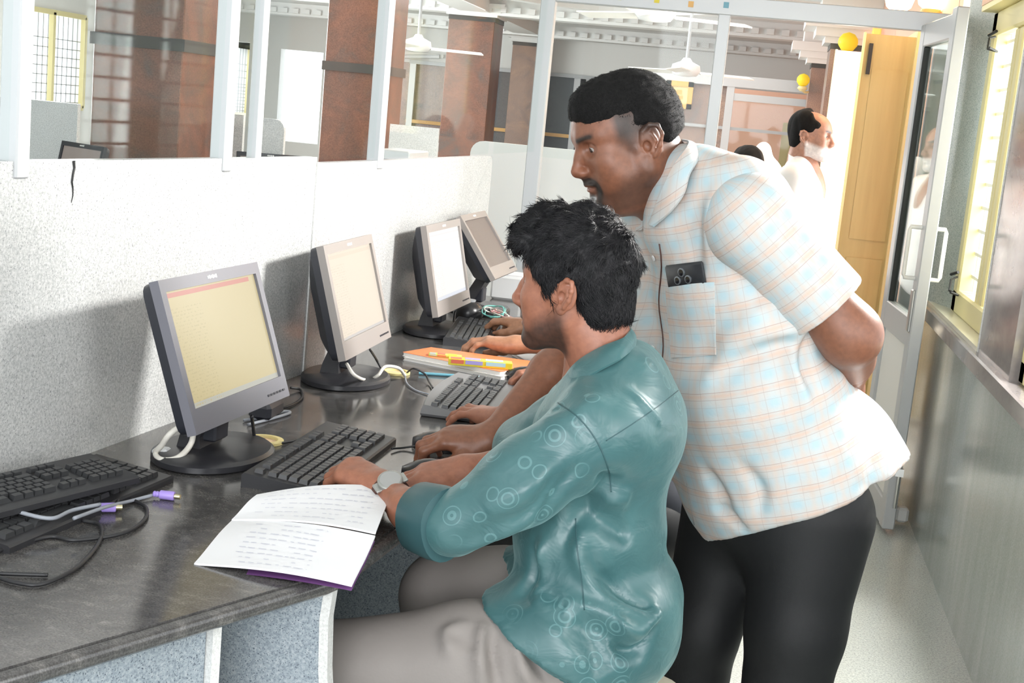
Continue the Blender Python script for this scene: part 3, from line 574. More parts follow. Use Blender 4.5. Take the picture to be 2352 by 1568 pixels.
# ------------------------------------------------------------------ keyboards
def keyboard(label,o,ux,w,d,body,key,tilt=.05,curve=False,z=DZ):
    """o: back-left corner on desk; ux: unit vector along the key rows (left to right for the typist)"""
    ux=Vector(ux).normalized(); vy=Vector((ux.y,-ux.x,0))     # towards the typist
    t=thing('keyboard',label,'keyboard',Vector((o[0],o[1],z)))
    P=lambda a,b_,c: Vector((o[0],o[1],z))+ux*a+vy*b_+Vector((0,0,c))
    H=lambda b_: .026-(.026-.012)*b_/d
    b=MB()
    if curve:
        n=20; topr=[];botr=[];mid=[]
        out=[]
        for k in range(n+1):
            q=k/n; out.append((q*w,-.018*math.sin(q*math.pi)))
        for k in range(n+1):
            q=1-k/n; out.append((q*w+(.012 if q>.5 else -.012)*0,d+.028*math.sin(q*math.pi)))
        c=(w/2,d/2)
        rings=[(1.0,.002),(1.02,.008),(1.0,.7),(.96,1.0)]
        G_=[[P(c[0]+(x-c[0])*k,c[1]+(y-c[1])*k,(h if h<.1 else H(min(max(y,0),d))*h)) for x,y in out]+[P(c[0]+(out[0][0]-c[0])*k,c[1]+(out[0][1]-c[1])*k,(h if h<.1 else H(0)*h))] for k,h in rings]
        b.grid(G_); b.quad(*G_[-1][:-1]); b.quad(*G_[0][:-1][::-1])
    else:
        b.prism([P(0,0,.0),P(0,d,.0),P(0,d,.009),P(0,d-.004,.012),P(0,.004,.026),P(0,0,.022)],ux*0,ux*w)
    b.build('case',body,t,30)
    rows=[(.012,15),(.036,15),(.055,14),(.074,13),(.093,12)] if True else []
    r0=.016; u=(w-.03)*.68/15; v=(d-.04)/6
    lay=[]
    for r in range(6):
        y=r0+r*v+(.006 if r else 0)
        if r==0:
            xs=[0]+[2+i+(.35*(i//4)) for i in range(12)]
            lay+=[(x,y,.92) for x in xs]
        elif r<5:
            offs=[0,1.5,1.75,2.25][r-1]
            if offs: lay.append((0,y,offs-.08))
            x=offs; 
            while x<15-(2 if r in(1,) else 1.4): lay.append((x,y,.92)); x+=1
            lay.append((x,y,15-x-.08))
        else:
            x=0
            for kw in (1.4,1.1,1.3,6.2,1.3,1.1,1.1,1.5): lay.append((x,y,kw-.08)); x+=kw
        for k in range(3):
            if r in (0,1,2) or (r==4 and k==1) or r==5: lay.append((15.6+k,y,.92))
        if r>0:
            for k in range(4): lay.append((19.3+k,y,.92))
    # key caps: one shared mesh per width
    sc=(w-.03)/23.4
    meshes={}
    tl=math.atan2(.014,d)
    for x,y,kw in lay:
        key_=round(kw,1)
        if key_ not in meshes:
            m=MB(); m.box((0,0,.004),(kw*sc,v*.88,.009),top=.82); me=bpy.data.meshes.new('key'); me.from_pydata(m.v,[],m.f); me.materials.append(MT[key]); meshes[key_]=me
        o_=bpy.data.objects.new('key',meshes[key_]); COL.objects.link(o_); o_.parent=t; o_.matrix_parent_inverse=t.matrix_world.inverted()
        dn=(vy*math.cos(tl)-ZA*math.sin(tl)).normalized(); up=ux.cross(-dn).normalized()
        if up.z<0: up=-up
        Mx=Matrix((ux,-dn,up)).transposed().to_4x4(); Mx.translation=P(.015+(x+kw/2)*sc,y+v/2,H(y+v/2)-.001); o_.matrix_basis=Mx
    return P
def V2(p): return Vector((p.x,p.y,0))
# keyboard in front of the young man: edges measured on the desk plane
k_l=onz(590,1090,DZ+.02); k_r=onz(800,985,DZ+.02)
u1=(V2(onz(905,1022,DZ))-V2(onz(770,1128,DZ))).normalized()
KB1=keyboard('black keyboard under the young man\'s left hand, in front of the nearest monitor',(-.815,2.165),u1,.44,.155,'keyboard_black','key_paler')
KB2=keyboard('grey keyboard with black keys and rounded case, before the second monitor',(-.665,2.865),(-.03,1,0),.43,.15,'keyboard_grey','keycap',curve=True)
KB3=keyboard('thin black keyboard turned askew by the third monitor',(-.885,4.19),(.62,-.78,0)if False else (.10,1,0),.0001+.40,.13,'keyboard_black','key_paler') if False else keyboard('black keyboard beside the third monitor under the far student\'s hand',(-.83,3.78),(-.12,1,0),.42,.14,'keyboard_black','keycap')
KB4=keyboard('lower black keyboard of the stack on the near end of the desk',(-1.138,1.715),(.12,.99,0),.44,.16,'keyboard_black','keycap')
KB5=keyboard('upper black keyboard lying across the stack at the near end of the desk',(-1.188,1.655),(.34,.94,0),.42,.12,'keyboard_black','keycap',z=DZ+.031)
# ------------------------------------------------------------------ mice
def mouse(c,d,label,z=DZ):
    d=Vector(d).normalized(); s=Vector((-d.y,d.x,0)); t=thing('computer_mouse',label,'mouse',(c[0],c[1],z)); c=Vector((c[0],c[1],z))
    b=MB(); P=[]
    for k in range(9):
        q=k/8; hw=.030*math.sqrt(max(1-(2*q-1)**4,.02)); hh=.036*(.35+.65*math.sin(math.pi*min(1,(q*.85+.12)))) ; x=(q-.5)*.105
        row=[]
        for a in np.linspace(-90,90,9):
            ar=math.radians(a); row.append(c+d*x+s*(hw*math.sin(ar)*(1 if abs(a)<90 else .95))+ZA*(max(hh*math.cos(ar)**.7,0)+.001 if abs(a)<90 else .001))
        P.append(row)
    b.grid(P); b.quad(*P[0]); b.quad(*P[-1][::-1]); b.build('shell','mouse',t,60)
    b=MB(); wc=c+d*.028+ZA*.0225; b.lathe([(.0055,-.003),(.0065,0),(.0055,.003)],wc,12,(d,ZA,s)); b.build('scroll_wheel','rubber',t,60)
    return t
def cable(name,pts,r,mat,label,cat='cable',n=8):
    b=MB(); b.tube(spline(pts,n),r,7); o=b.build(name,mat,None,180); return tag(o,label,cat)
mB=onz(1000,1030,DZ); mC=onz(985,1096,DZ); mD=onz(1205,872,DZ); m3=onz(1195,752,DZ)
mouse((mB.x,mB.y),(-1,.25,0),'black mouse under the standing man\'s hand beside the near keyboard')
mouse((mC.x,mC.y),(-1,-.1,0),'dark mouse under the young man\'s right hand')
mouse((mD.x,mD.y),(-1,.1,0),'black mouse by the orange notebook under a partly hidden student\'s fingers')
mouse((m3.x,m3.y),(-1,.1,0),'far mouse beside the third keyboard')
# ------------------------------------------------------------------ grommets and cables
def grommet(px,py_,r,label):
    q=onz(px,py_,DZ); t=thing('cable_grommet',label,'grommet',(q.x,q.y,DZ)); b=MB()
    N=24; 
    P=[[Vector((q.x+rr*math.cos(2*math.pi*k/N),q.y+rr*math.sin(2*math.pi*k/N),DZ+z)) for k in range(N+1)] for rr,z in ((r,.0005),(r,.006),(r*.72,.007),(r*.68,.001))]
    b.grid(P); b.build('rim','grommet',t,40); b=MB(); b.lathe([(r*.69,.0006),(r*.68,.0015)],(q.x,q.y,DZ),24); b.build('hole','pencil_wood',t)
    return q
g1=grommet(908,857,.038,'yellow cable grommet in the desk behind the grey keyboard'); g2=grommet(605,1015,.04,'yellow cable grommet behind the foot of the nearest monitor'); g3=grommet(978,740,.04,'yellow cable grommet by the wall behind the third monitor')
def D(px,py_,z=.004): return onz(px,py_,DZ+z)
cable('white_cable',[dep(796,835,3.16),dep(815,862,3.14),D(845,873,.012),D(868,862,.03),D(885,842,.05),D(915,845,.045),D(930,862,.012)],.0042,'cable_white','white cable looping over the foot of the second monitor')
cable('white_cable',[Vector((-.93,2.28,.86)),Vector((-.965,2.21,.83)),D(372,1022,.04),D(357,1040,.02),D(372,1056,.015),D(410,1050,.02),D(440,1015,.04),Vector((-.94,2.24,.85))],.0055,'cable_white','white cable looped beneath the left side of the nearest monitor')
b=MB(); q=D(372,1040,.014); b.box(q,(.03,.03,.02),bev=.004); tag(b.build('cable_plug','white_plastic'),'white plug on the cable beside the nearest monitor\'s foot','plug')
cable('black_cable',[D(850,803,.08),D(863,823,.04),D(878,850,.01)],.0032,'cable_black','black lead dropping from behind the second monitor into a grommet')
cable('black_cable',[D(935,855,.01),D(950,846,.03),D(975,858,.02),D(985,876,.006),D(995,892,.006)],.0025,'cable_black','thin black lead curving from the grommet to the grey keyboard')
cable('black_cable',[D(930,862,.004),D(935,880,.004),D(955,896,.003),D(985,905,.003)],.002,'cable_grey','thin grey lead lying in front of the grommet')
cable('black_cable',[D(578,955,.07),D(582,985,.035),D(586,1018,.004)],.0035,'cable_black','black lead hanging from the nearest monitor into its grommet')
cable('black_cable',[D(620,1022,.004),D(640,1018,.004),D(690,1010,.004),D(735,998,.004),D(745,990,.01),D(730,992,.014)],.0025,'cable_black','thin black lead running from the near grommet to the keyboard')
cable('black_cable',[D(667,890,.01),D(690,895,.004),D(692,915,.004),D(655,935,.004),D(600,940,.004)],.003,'cable_black','black cable coil between the first and second monitors')
cable('black_cable',[D(560,965,.004),D(610,958,.004),D(650,945,.004),D(665,948,.004),D(620,962,.004),D(570,975,.004)],.0035,'cable_grey','grey cable coil lying behind the nearest monitor')
b=MB(); q=D(612,938,.02); b.box(q,(.05,.09,.035),bev=.008); tag(b.build('power_adapter','housing'),'black power adapter behind the nearest monitor','adapter')
cable('black_cable',[D(900,1030,.006),D(925,1028,.004),D(955,1024,.008)],.0022,'cable_black','mouse lead between near keyboard and mouse')
cable('black_cable',[D(1045,715,.05),D(1042,740,.02),D(1043,757,.004)],.004,'cable_black','black lead dropping from the third monitor')
cable('black_cable',[D(1080,735,.006),D(1120,738,.004),D(1165,737,.004),D(1190,733,.006)],.003,'cable_black','black lead lying along the third keyboard')
cable('black_cable',[D(1060,720,.02),D(1055,745,.01),D(1060,765,.006),D(1075,780,.004)],.003,'cable_white','white lead bending round the third keyboard')
# cables of the stacked keyboards
cable('grey_cable',[D(0,1135,.034),D(25,1165,.034),D(60,1180,.03),D(120,1190,.026),D(165,1172,.024),D(230,1158,.022)],.0032,'cable_grey','grey keyboard lead lying over the stacked keyboards')
cable('grey_cable',[D(350,1137,.006),D(300,1150,.006),D(240,1165,.02),D(170,1190,.03)],.003,'cable_grey','grey lead ending in the far purple plug')
cable('black_cable',[D(300,1145,.004),D(335,1165,.004),D(330,1195,.004),D(280,1225,.004),D(175,1240,.004),D(120,1232,.004),D(60,1245,.004),D(-20,1270,.004)],.0032,'cable_black','black lead curling round the near end of the keyboards')
cable('black_cable',[D(190,1195,.004),D(228,1205,.004),D(230,1240,.004),D(180,1300,.004),D(100,1340,.004),D(40,1338,.004),D(-20,1320,.004)],.0032,'cable_black','large loop of black lead on the bare near desk')
cable('black_cable',[D(-20,1316,.004),D(40,1318,.004),D(110,1320,.004)],.003,'cable_black','short straight bit of black lead at the left edge of the desk')
cable('black_cable',[D(205,1090,.04),D(255,1098,.03),D(275,1130,.012),D(262,1165,.008),D(250,1162,.008)],.003,'cable_black','black lead hooking down to the near purple plug')
def plug(px,py_,ang,label,z):
    q=D(px,py_,z); d=Vector((math.cos(ang),math.sin(ang),0)); s=Vector((-d.y,d.x,0)); t=thing('purple_plug',label,'plug',q)
    b=MB(); b.lathe([(.0045,-.022),(.0055,-.02),(.0045,-.018),(.0055,-.015),(.0045,-.012),(.0075,-.01),(.0078,.012),(.007,.014)],q,14,(s,ZA,d)); b.build('plug_body','purple',t,40)
    b=MB(); b.lathe([(.0046,.012),(.0046,.024)],q,12,(s,ZA,d)); b.build('plug_pins','gold_pin',t,40)
plug(382,1137,.1,'purple keyboard plug pointing right on the bare desk',.008); plug(245,1165,.5,'purple keyboard plug beside the stacked keyboards',.009)
# ------------------------------------------------------------------ papers, notebooks
nbk=thing('open_notebook','open white exercise book with curling pages at the desk corner','notebook',D(680,1240,0))
TL=D(590,1135,.03); ML=D(532,1195,.008); BL=D(446,1290,.004); BR=onz(808,1346,DZ+.012); MR=onz(862,1230,DZ+.035); TR=onz(902,1118,DZ+.045)
def sheet(a0,a1,b0,b1,hump,n=14,m=12,wob=.002):
    P=[]
    for i in range(n+1):
        u=i/n; row=[]
        for j in range(m+1):
            v=j/m; p=a0.lerp(a1,v).lerp(b0.lerp(b1,v),u); p=p+ZA*(hump*math.sin(math.pi*u)+wob*math.sin(v*5+u*3)); row.append(p)
        P.append(row)
    return P
def solid(P,th,name,mat,parent):
    b=MB(); b.grid(P); Q=[[p-ZA*th for p in r] for r in P]; b.grid([r[::-1] for r in Q])
    for ra,rb in ((P[0],Q[0]),(Q[-1],P[-1]),([r[0] for r in Q],[r[0] for r in P]),([r[-1] for r in P],[r[-1] for r in Q])): b.grid([ra,rb])
    return b.build(name,mat,parent,50)
solid(sheet(ML,BL,MR,BR,.006),.003,'page','paper',nbk)
solid(sheet(TL,ML+ZA*.004,TR,MR+ZA*.003,.008),.003,'page','paper',nbk)
b=MB(); 
for k in range(5):
    o=k*.0012; P=[[p-ZA*(.004+o) for p in r] for r in sheet(ML,BL,MR,BR,.003)]
    if k==4: b.grid(P)
b.build('cover','cover_purple',nbk)
# faint handwriting
random.seed(5); b=MB()
def scrawl(a,c,nlines,x0,x1):
    for k in range(nlines):
        v=(k+1)/(nlines+1); 
        u=x0
        while u<x1:
            L_=random.uniform(.02,.06)
            if random.random()<.75:
                p=a(u,v)+ZA*.0012; q=a(min(u+L_,x1),v+random.uniform(-.008,.008))+ZA*.0012; dv=a(u,v+.010)-a(u,v); b.quad(p,q,q+dv,p+dv)
            u+=L_+random.uniform(.01,.03)
Pa=sheet(ML,BL,MR,BR,.006); Pb=sheet(TL,ML+ZA*.004,TR,MR+ZA*.003,.008)
def samp(P): 
    def f(u,v):
        n=len(P)-1; m=len(P[0])-1; i=min(int(u*n),n-1); j=min(int(max(v,0)*m),m-1); fu=u*n-i; fv=v*m-j
        return P[i][j].lerp(P[i+1][j],fu).lerp(P[i][j+1].lerp(P[i+1][j+1],fu),fv)
    return f
scrawl(samp(Pa),None,9,.2,.7); scrawl(samp(Pb),None,7,.12,.9)
o=b.build('handwriting','ink_faint' if 'ink_faint' in MT else 'ink',nbk); o['kind']='stuff'
def book(label,pts,z0,th,cover,name='notebook'):
    t=thing(name,label,'notebook',(pts[0]+pts[2])/2); t2=[Vector((p.x,p.y,z0)) for p in pts]
    b=MB(); c=sum((p for p in t2),Vector())/4; b.prism([c+(p-c)*.985 for p in t2],(0,0,.001),(0,0,th-.001)); b.build('pages','page_edge',t)
    b=MB(); b.prism(t2,(0,0,th-.001),(0,0,th)); b.build('front_cover',cover,t); b=MB(); b.prism(t2,(0,0,0),(0,0,.001)); b.build('back_cover','paper',t); return t2
O=[D(925,808,.02),D(990,797,.02),D(1245,832,.02),D(1150,853,.02)]
O=[Vector((p.x,p.y,0)) for p in O]
book('thick grey notebook underneath the orange one',[p+Vector((.006,-.012,0)) for p in O],DZ,.009,'page_edge')
book('orange covered notebook beneath the yellow boxes',O,DZ+.009,.011,'cover_orange')
zt=DZ+.0205
def slim(label,a,c,w,h,mats,z):
    a=Vector((a.x,a.y,z+h/2)); c=Vector((c.x,c.y,z+h/2)); d=(c-a).normalized(); n=Vector((-d.y,d.x,0)); L_=(c-a).length; t=thing('pencil_box',label,'box',(a+c)/2-ZA*h/2)
    b=MB(); b.box((a+c)/2,(L_,w,h),(d,n,ZA),bev=.001); b.build('box_body',mats[0],t)
    k=[(.12,.22,mats[1],-.1),(.38,.3,mats[2],.0),(.72,.34,mats[3],.05)]
    for f,l,mm,off in k:
        b=MB(); b.box(a.lerp(c,f+.0)+ZA*(h/2+.0004)+n*w*off,(L_*l*.8,w*.7,.0008),(d,n,ZA)); b.build('printed_patch',mm,t)
        b=MB(); b.box(a.lerp(c,f+.02)-n*(w/2+.0004)+ZA*h*.12,(L_*l*.9,.0008,h*.6),(d,n,ZA)); b.build('printed_patch',mm,t)
slim('bright yellow pencil box with printed sides on the orange notebook',onz(1030,826,zt+.01),onz(1176,838,zt+.01),.035,.017,('box_yellow','box_red','box_violet','box_sky'),zt)
slim('flat yellow and grey packet behind the pencil box on the orange notebook',onz(985,815,zt),onz(1060,822,zt),.03,.006,('box_green','grey_plastic','box_red','box_yellow'),zt)
a=D(962,857,.004); c=D(1105,866,.004); t=thing('blue_pen','slim blue pen lying before the orange notebook','pen',(a+c)/2); b=MB(); b.tube([a,a.lerp(c,.8)],.004,8); b.build('barrel','pen_blue',t,60); b=MB(); b.tube([a.lerp(c,.8),a.lerp(c,.97),c],[.0038,.003,.0008],8); b.build('tip','box_sky',t,60)
nb=[D(1175,815,0),D(1205,800,0),D(1260,822,0),D(1215,838,0)]; book('small white notepad with dark spine beside the far student\'s arm',[Vector((p.x,p.y,0)) for p in nb],DZ,.008,'paper','notepad')
a=D(1125,1057,.005); c=D(1172,1030,.005); t=thing('orange_pencil','orange pencil tip showing under the standing man\'s wrist','pencil',(a+c)/2); b=MB(); b.tube([a.lerp(c,.15),c+(c-a)*1.2],.0038,6); b.build('shaft','pencil_orange',t); b=MB(); b.tube([a,a.lerp(c,.15)],[.0006,.0038],6); b.build('point','pencil_wood',t)
# dark folded cloth / book cover corner below the notebook's right edge
pts=[onz(900,1180,DZ),onz(885,1215,DZ),onz(870,1195,DZ)]
# webcam-like black ball, tangled wires, white box at the far end
q=D(1076,716,.035); t=thing('desk_speaker','round black speaker with grey top behind the third keyboard','speaker',(q.x,q.y,DZ)); b=MB(); b.lathe([(.02,-.035),(.04,-.03),(.05,-.008),(.047,.015),(.03,.033),(.001,.04)],q,20); b.build('shell','mouse',t,180); b=MB(); b.lathe([(.02,.034),(.022,.041),(.001,.043)],q,16); b.build('top_cap','grey_plastic',t,60)
random.seed(11)
for i,(mat,lab) in enumerate((('wire_teal','tangle of thin teal wire beside the far monitor'),('cable_white','tangle of thin white wire beside the far monitor'),('wire_pink','tangle of thin pink wire beside the far monitor'))):
    c0=(1138+i*8,716+i*3); pts=[D(c0[0]+34*math.cos(k*1.3+i)*random.uniform(.5,1.1),c0[1]+14*math.sin(k*1.3+i*2)*random.uniform(.5,1.2),.006+.05*abs(math.sin(k*1.1+i))) for k in range(12)]
    cable('thin_wire',pts,.0022,mat,lab,'wire',6)
a=D(1128,690,0); c=D(1190,690,0); t=thing('white_box','translucent white plastic box under the far monitor','box',(a+c)/2); b=MB(); b.box((a+c)/2+ZA*.045+YA*.08,((c-a).length,.14,.09),bev=.008); b.build('box_body','white_plastic',t); b=MB(); b.box((a+c)/2+ZA*.092+YA*.08,((c-a).length*.9,.12,.006)); b.build('lid','paper',t)
# equipment on hall counters
def hall_monitor(px,py_,D0,ya,label,scr='screen_dim'):
    global DZ
    q=dep(px,py_,D0); o=DZ; DZ=.78; monitor('monitor',(q.x,q.y,.98),ya,.2,.36,.27,scr,'housing',label); DZ=o
hall_monitor(178,345,6.35,R(-120),'dark monitor beyond the glass left of the nearest red pillar'); hall_monitor(625,350,7.1,R(-60),'dark monitor beyond the glass with brownish screen beside a rounded low wall')
q=dep(925,352,6.2); t=thing('computer_case','pale grey computer case standing behind the low wall beyond the glass','computer',(q.x,q.y,.78)); zt_=dep(925,344,6.2).z
b=MB(); b.box((q.x,q.y,(.78+zt_)/2),(.16,.36,zt_-.78),bev=.006); b.build('case','white_plastic',t); b=MB(); b.box((q.x,q.y-.183,(.78+zt_)/2),(.13,.008,zt_-.86)); b.build('front_panel','grey_plastic',t)
# ------------------------------------------------------------------ implicit-surface modeller (numpy): smooth unions of cones and ellipsoids, meshed by surface nets
def smin(a,b,k): 
    if k<=0: return np.minimum(a,b)
    h=np.maximum(k-np.abs(a-b),0)/k; return np.minimum(a,b)-h*h*k*.25
class SDF:
    def __init__(s): s.p=[]; s.M=np.eye(3); s.o=np.zeros(3); s.sc=1.
    def frame(s,o,X,Z,sc=1.):
        Z=np.array(Z,float); Z/=np.linalg.norm(Z); X=np.array(X,float); X-=Z*(X@Z); X/=np.linalg.norm(X); s.M=np.stack([X,np.cross(Z,X),Z],1); s.o=np.array(o,float); s.sc=sc; return s
    def T(s,q): return s.o+s.M@(np.array(q,float)*s.sc)
    def inv(s,V): return ((V-s.o)@s.M)/s.sc
    def cap(s,a,b,ra,rb=None,k=.02,op='u'):
        rb=ra if rb is None else rb; a,b=s.T(a),s.T(b); ra*=s.sc; rb*=s.sc; k*=s.sc
        def f(P,a=a,ab=b-a,ra=ra,rb=rb):
            d=P-a; L=max(ab@ab,1e-12); t=np.clip((d@ab)/L,0,1); return np.linalg.norm(d-t[...,None]*ab,axis=-1)-(ra+t*(rb-ra))
        lo=np.minimum(a-ra,b-rb); hi=np.maximum(a+ra,b+rb); s.p.append((op,k,f,lo,hi)); return s
    def chain(s,pts,rr,k=.02,op='u'):
        for i in range(len(pts)-1): s.cap(pts[i],pts[i+1],rr[i],rr[i+1],k,op)
        return s
    def ell(s,c,r,k=.02,op='u',rot=None):
        """rot: local axes matrix (columns)"""
        c=s.T(c); r=np.array(r,float)*s.sc; k*=s.sc; Rm=s.M if rot is None else s.M@rot
        def f(P,c=c,r=r,Rm=Rm):
            q=(P-c)@Rm; k0=np.linalg.norm(q/r,axis=-1); k1=np.linalg.norm(q/(r*r),axis=-1); return k0*(k0-1)/np.maximum(k1,1e-9)
        e=np.sqrt(((Rm*r)**2).sum(1)); s.p.append((op,k,f,c-e,c+e)); return s
    def half(s,pt,n,k=.004):
        """keep the side that n points away from"""
        pt=s.T(pt); n=s.M@np.array(n,float); n/=np.linalg.norm(n); s.p.append(('i',k*s.sc,lambda P,pt=pt,n=n:(P-pt)@n,None,None)); return s
    def disp(s,fn): s.p.append(('d',0,fn,None,None)); return s
    def mesh(s,h,pad=.02):
        us=[p for p in s.p if p[0]=='u']; lo=np.min([p[3] for p in us],0)-pad; hi=np.max([p[4] for p in us],0)+pad
        n=np.ceil((hi-lo)/h).astype(int)+1; D=np.full(n,.2,np.float32)
        ax=[lo[i]+h*np.arange(n[i]) for i in range(3)]
        def sub(i0,i1): return np.stack(np.meshgrid(*[ax[i][i0[i]:i1[i]] for i in range(3)],indexing='ij'),-1)
        for op,k,f,a,b in s.p:
            if a is None: i0=np.zeros(3,int); i1=n
            else:
                m=k+3*h; i0=np.clip(np.floor((a-m-lo)/h).astype(int),0,n); i1=np.clip(np.ceil((b+m-lo)/h).astype(int)+1,0,n)
                if (i1<=i0).any(): continue
            sl=tuple(slice(i0[i],i1[i]) for i in range(3)); Q=D[sl]
            if op=='d': 
                w=np.abs(Q)<.05; P=sub(i0,i1)[w]; Q[w]+=f(P).astype(np.float32); continue
            d=f(sub(i0,i1)).astype(np.float32)
            D[sl]=smin(Q,d,k) if op=='u' else -smin(-Q,d,k) if op=='s' else -smin(-Q,-d,k)
        return nets(D,lo,h)
def nets(D,lo,h):
    ins=D<0; n=D.shape; c=np.zeros([q-1 for q in n],np.int8)
    offs=[(i,j,k) for i in (0,1) for j in (0,1) for k in (0,1)]
    for i,j,k in offs: c+=ins[i:n[0]-1+i,j:n[1]-1+j,k:n[2]-1+k]
    act=(c>0)&(c<8); idx=np.argwhere(act); ids=np.full(act.shape,-1,np.int32); ids[act]=np.arange(len(idx))
    cv=np.stack([D[idx[:,0]+i,idx[:,1]+j,idx[:,2]+k] for i,j,k in offs],1); O=np.array(offs,float)
    acc=np.zeros((len(idx),3)); cnt=np.zeros(len(idx))
    for a in range(8):
        for b in range(a+1,8):
            if abs(O[a]-O[b]).sum()!=1: continue
            va,vb=cv[:,a],cv[:,b]; m=(va<0)!=(vb<0); t=np.where(m,va/np.where(m,va-vb,1),0); acc+=np.where(m[:,None],O[a]+(O[b]-O[a])*t[:,None],0); cnt+=m
    V=lo+(idx+acc/cnt[:,None])*h
    F=[]
    for ax in range(3):
        u,v=[(1,2),(2,0),(0,1)][ax]
        sl0=[slice(1,-1)]*3; sl0[ax]=slice(0,-1); sl1=list(sl0); sl1[ax]=slice(1,None)
        a=ins[tuple(sl0)]; b=ins[tuple(sl1)]; e=np.argwhere(a!=b); base=e.copy(); 
        for q in range(3):
            if q!=ax: base[:,q]+=1
        fl=a[tuple(e.T)]
        def cell(du,dv):
            c_=base.copy(); c_[:,u]-=du; c_[:,v]-=dv; return ids[tuple(c_.T)]
        q=np.stack([cell(1,1),cell(0,1),cell(0,0),cell(1,0)],1); q[~fl]=q[~fl][:,::-1]; F.append(q)
    return V,np.concatenate(F)
def vnormals(V,F):
    a=V[F[:,2]]-V[F[:,0]]; b=V[F[:,3]]-V[F[:,1]]; fn=np.cross(a,b); N=np.zeros_like(V)
    for i in range(4): np.add.at(N,F[:,i],fn)
    return N/np.maximum(np.linalg.norm(N,axis=1,keepdims=True),1e-12)
def relax(V,F,it=2,w=.5):
    E=np.concatenate([F[:,[0,1]],F[:,[1,2]],F[:,[2,3]],F[:,[3,0]]]); 
    for _ in range(it):
        A=np.zeros_like(V); c=np.zeros(len(V)); np.add.at(A,E[:,0],V[E[:,1]]); np.add.at(c,E[:,0],1); V=V*(1-w)+w*A/np.maximum(c,1)[:,None]
    return V
def npmesh(name,V,F,mat,parent=None,col=None,uvw=None,smooth=True):
    me=bpy.data.meshes.new(name); me.vertices.add(len(V)); me.vertices.foreach_set('co',V.astype(np.float32).ravel())
    me.loops.add(F.size); me.polygons.add(len(F)); k=F.shape[1]
    me.loops.foreach_set('vertex_index',F.astype(np.int32).ravel()); me.polygons.foreach_set('loop_start',np.arange(0,F.size,k,dtype=np.int32)); me.polygons.foreach_set('loop_total',np.full(len(F),k,np.int32))
    me.materials.append(MT[mat]); me.update(calc_edges=True); me.validate()
    if smooth: me.polygons.foreach_set('use_smooth',[True]*len(me.polygons))
    if col is not None:
        at=me.color_attributes.new('Col','FLOAT_COLOR','POINT'); at.data.foreach_set('color',np.concatenate([col,np.ones((len(col),1))],1).astype(np.float32).ravel())
    if uvw is not None:
        at=me.attributes.new('Fab','FLOAT_VECTOR','POINT'); at.data.foreach_set('vector',uvw.astype(np.float32).ravel())
    return link(name,me,parent)
def merge(*vf):
    V=[];F=[];n=0
    for v,f in vf: V.append(v); F.append(f+n); n+=len(v)
    return np.concatenate(V),np.concatenate(F)
def wn(P,s,seed=0):
    """cheap smooth noise: sum of rotated sines, about -1..1"""
    r=np.random.default_rng(seed); o=0
    for i in range(5):
        d=r.normal(size=3); d/=np.linalg.norm(d); f=s*(.7+.25*i); o=o+np.sin(P@d*f+r.uniform(0,6)+1.3*np.sin(P@r.normal(size=3)*s*.4))/ (1+.3*i)
    return o/3.
def polydist(V,pts):
    """distance of points to a polyline and parameter along it"""
    best=np.full(len(V),9.); tt=np.zeros(len(V)); n=len(pts)-1
    for i in range(n):
        a=np.array(pts[i]);ab=np.array(pts[i+1])-a; d=V-a; t=np.clip(d@ab/max(ab@ab,1e-12),0,1); q=np.linalg.norm(d-t[:,None]*ab,axis=1); m=q<best; best[m]=q[m]; tt[m]=(i+t[m])/n
    return best,tt
def crease(V,N,pts,amp,w,reach=.09):
    """raise (or, negative, sink) a fold along a polyline close to the cloth"""
    P=[np.array(p) for p in pts]; d,t=polydist(V,P); m=(d<reach)
    # distance across the fold, measured in the tangent plane of the cloth
    out=V.copy(); idx=np.where(m)[0]
    for i in range(len(P)-1):
        pass
    q=V[idx]; best=np.full(len(idx),9.)
    for i in range(len(P)-1):
        a=P[i];ab=P[i+1]-a; dv=q-a; tq=np.clip((dv*ab).sum(1)/max(ab@ab,1e-12),0,1); r=dv-tq[:,None]*ab; r=r-(r*N[idx]).sum(1)[:,None]*N[idx]; best=np.minimum(best,np.linalg.norm(r,axis=1))
    fade=np.sin(np.pi*np.clip(t[idx]*.92+.04,0,1))**.6
    out[idx]+=N[idx]*(amp*fade*np.exp(-(best/w)**2))[:,None]; return out
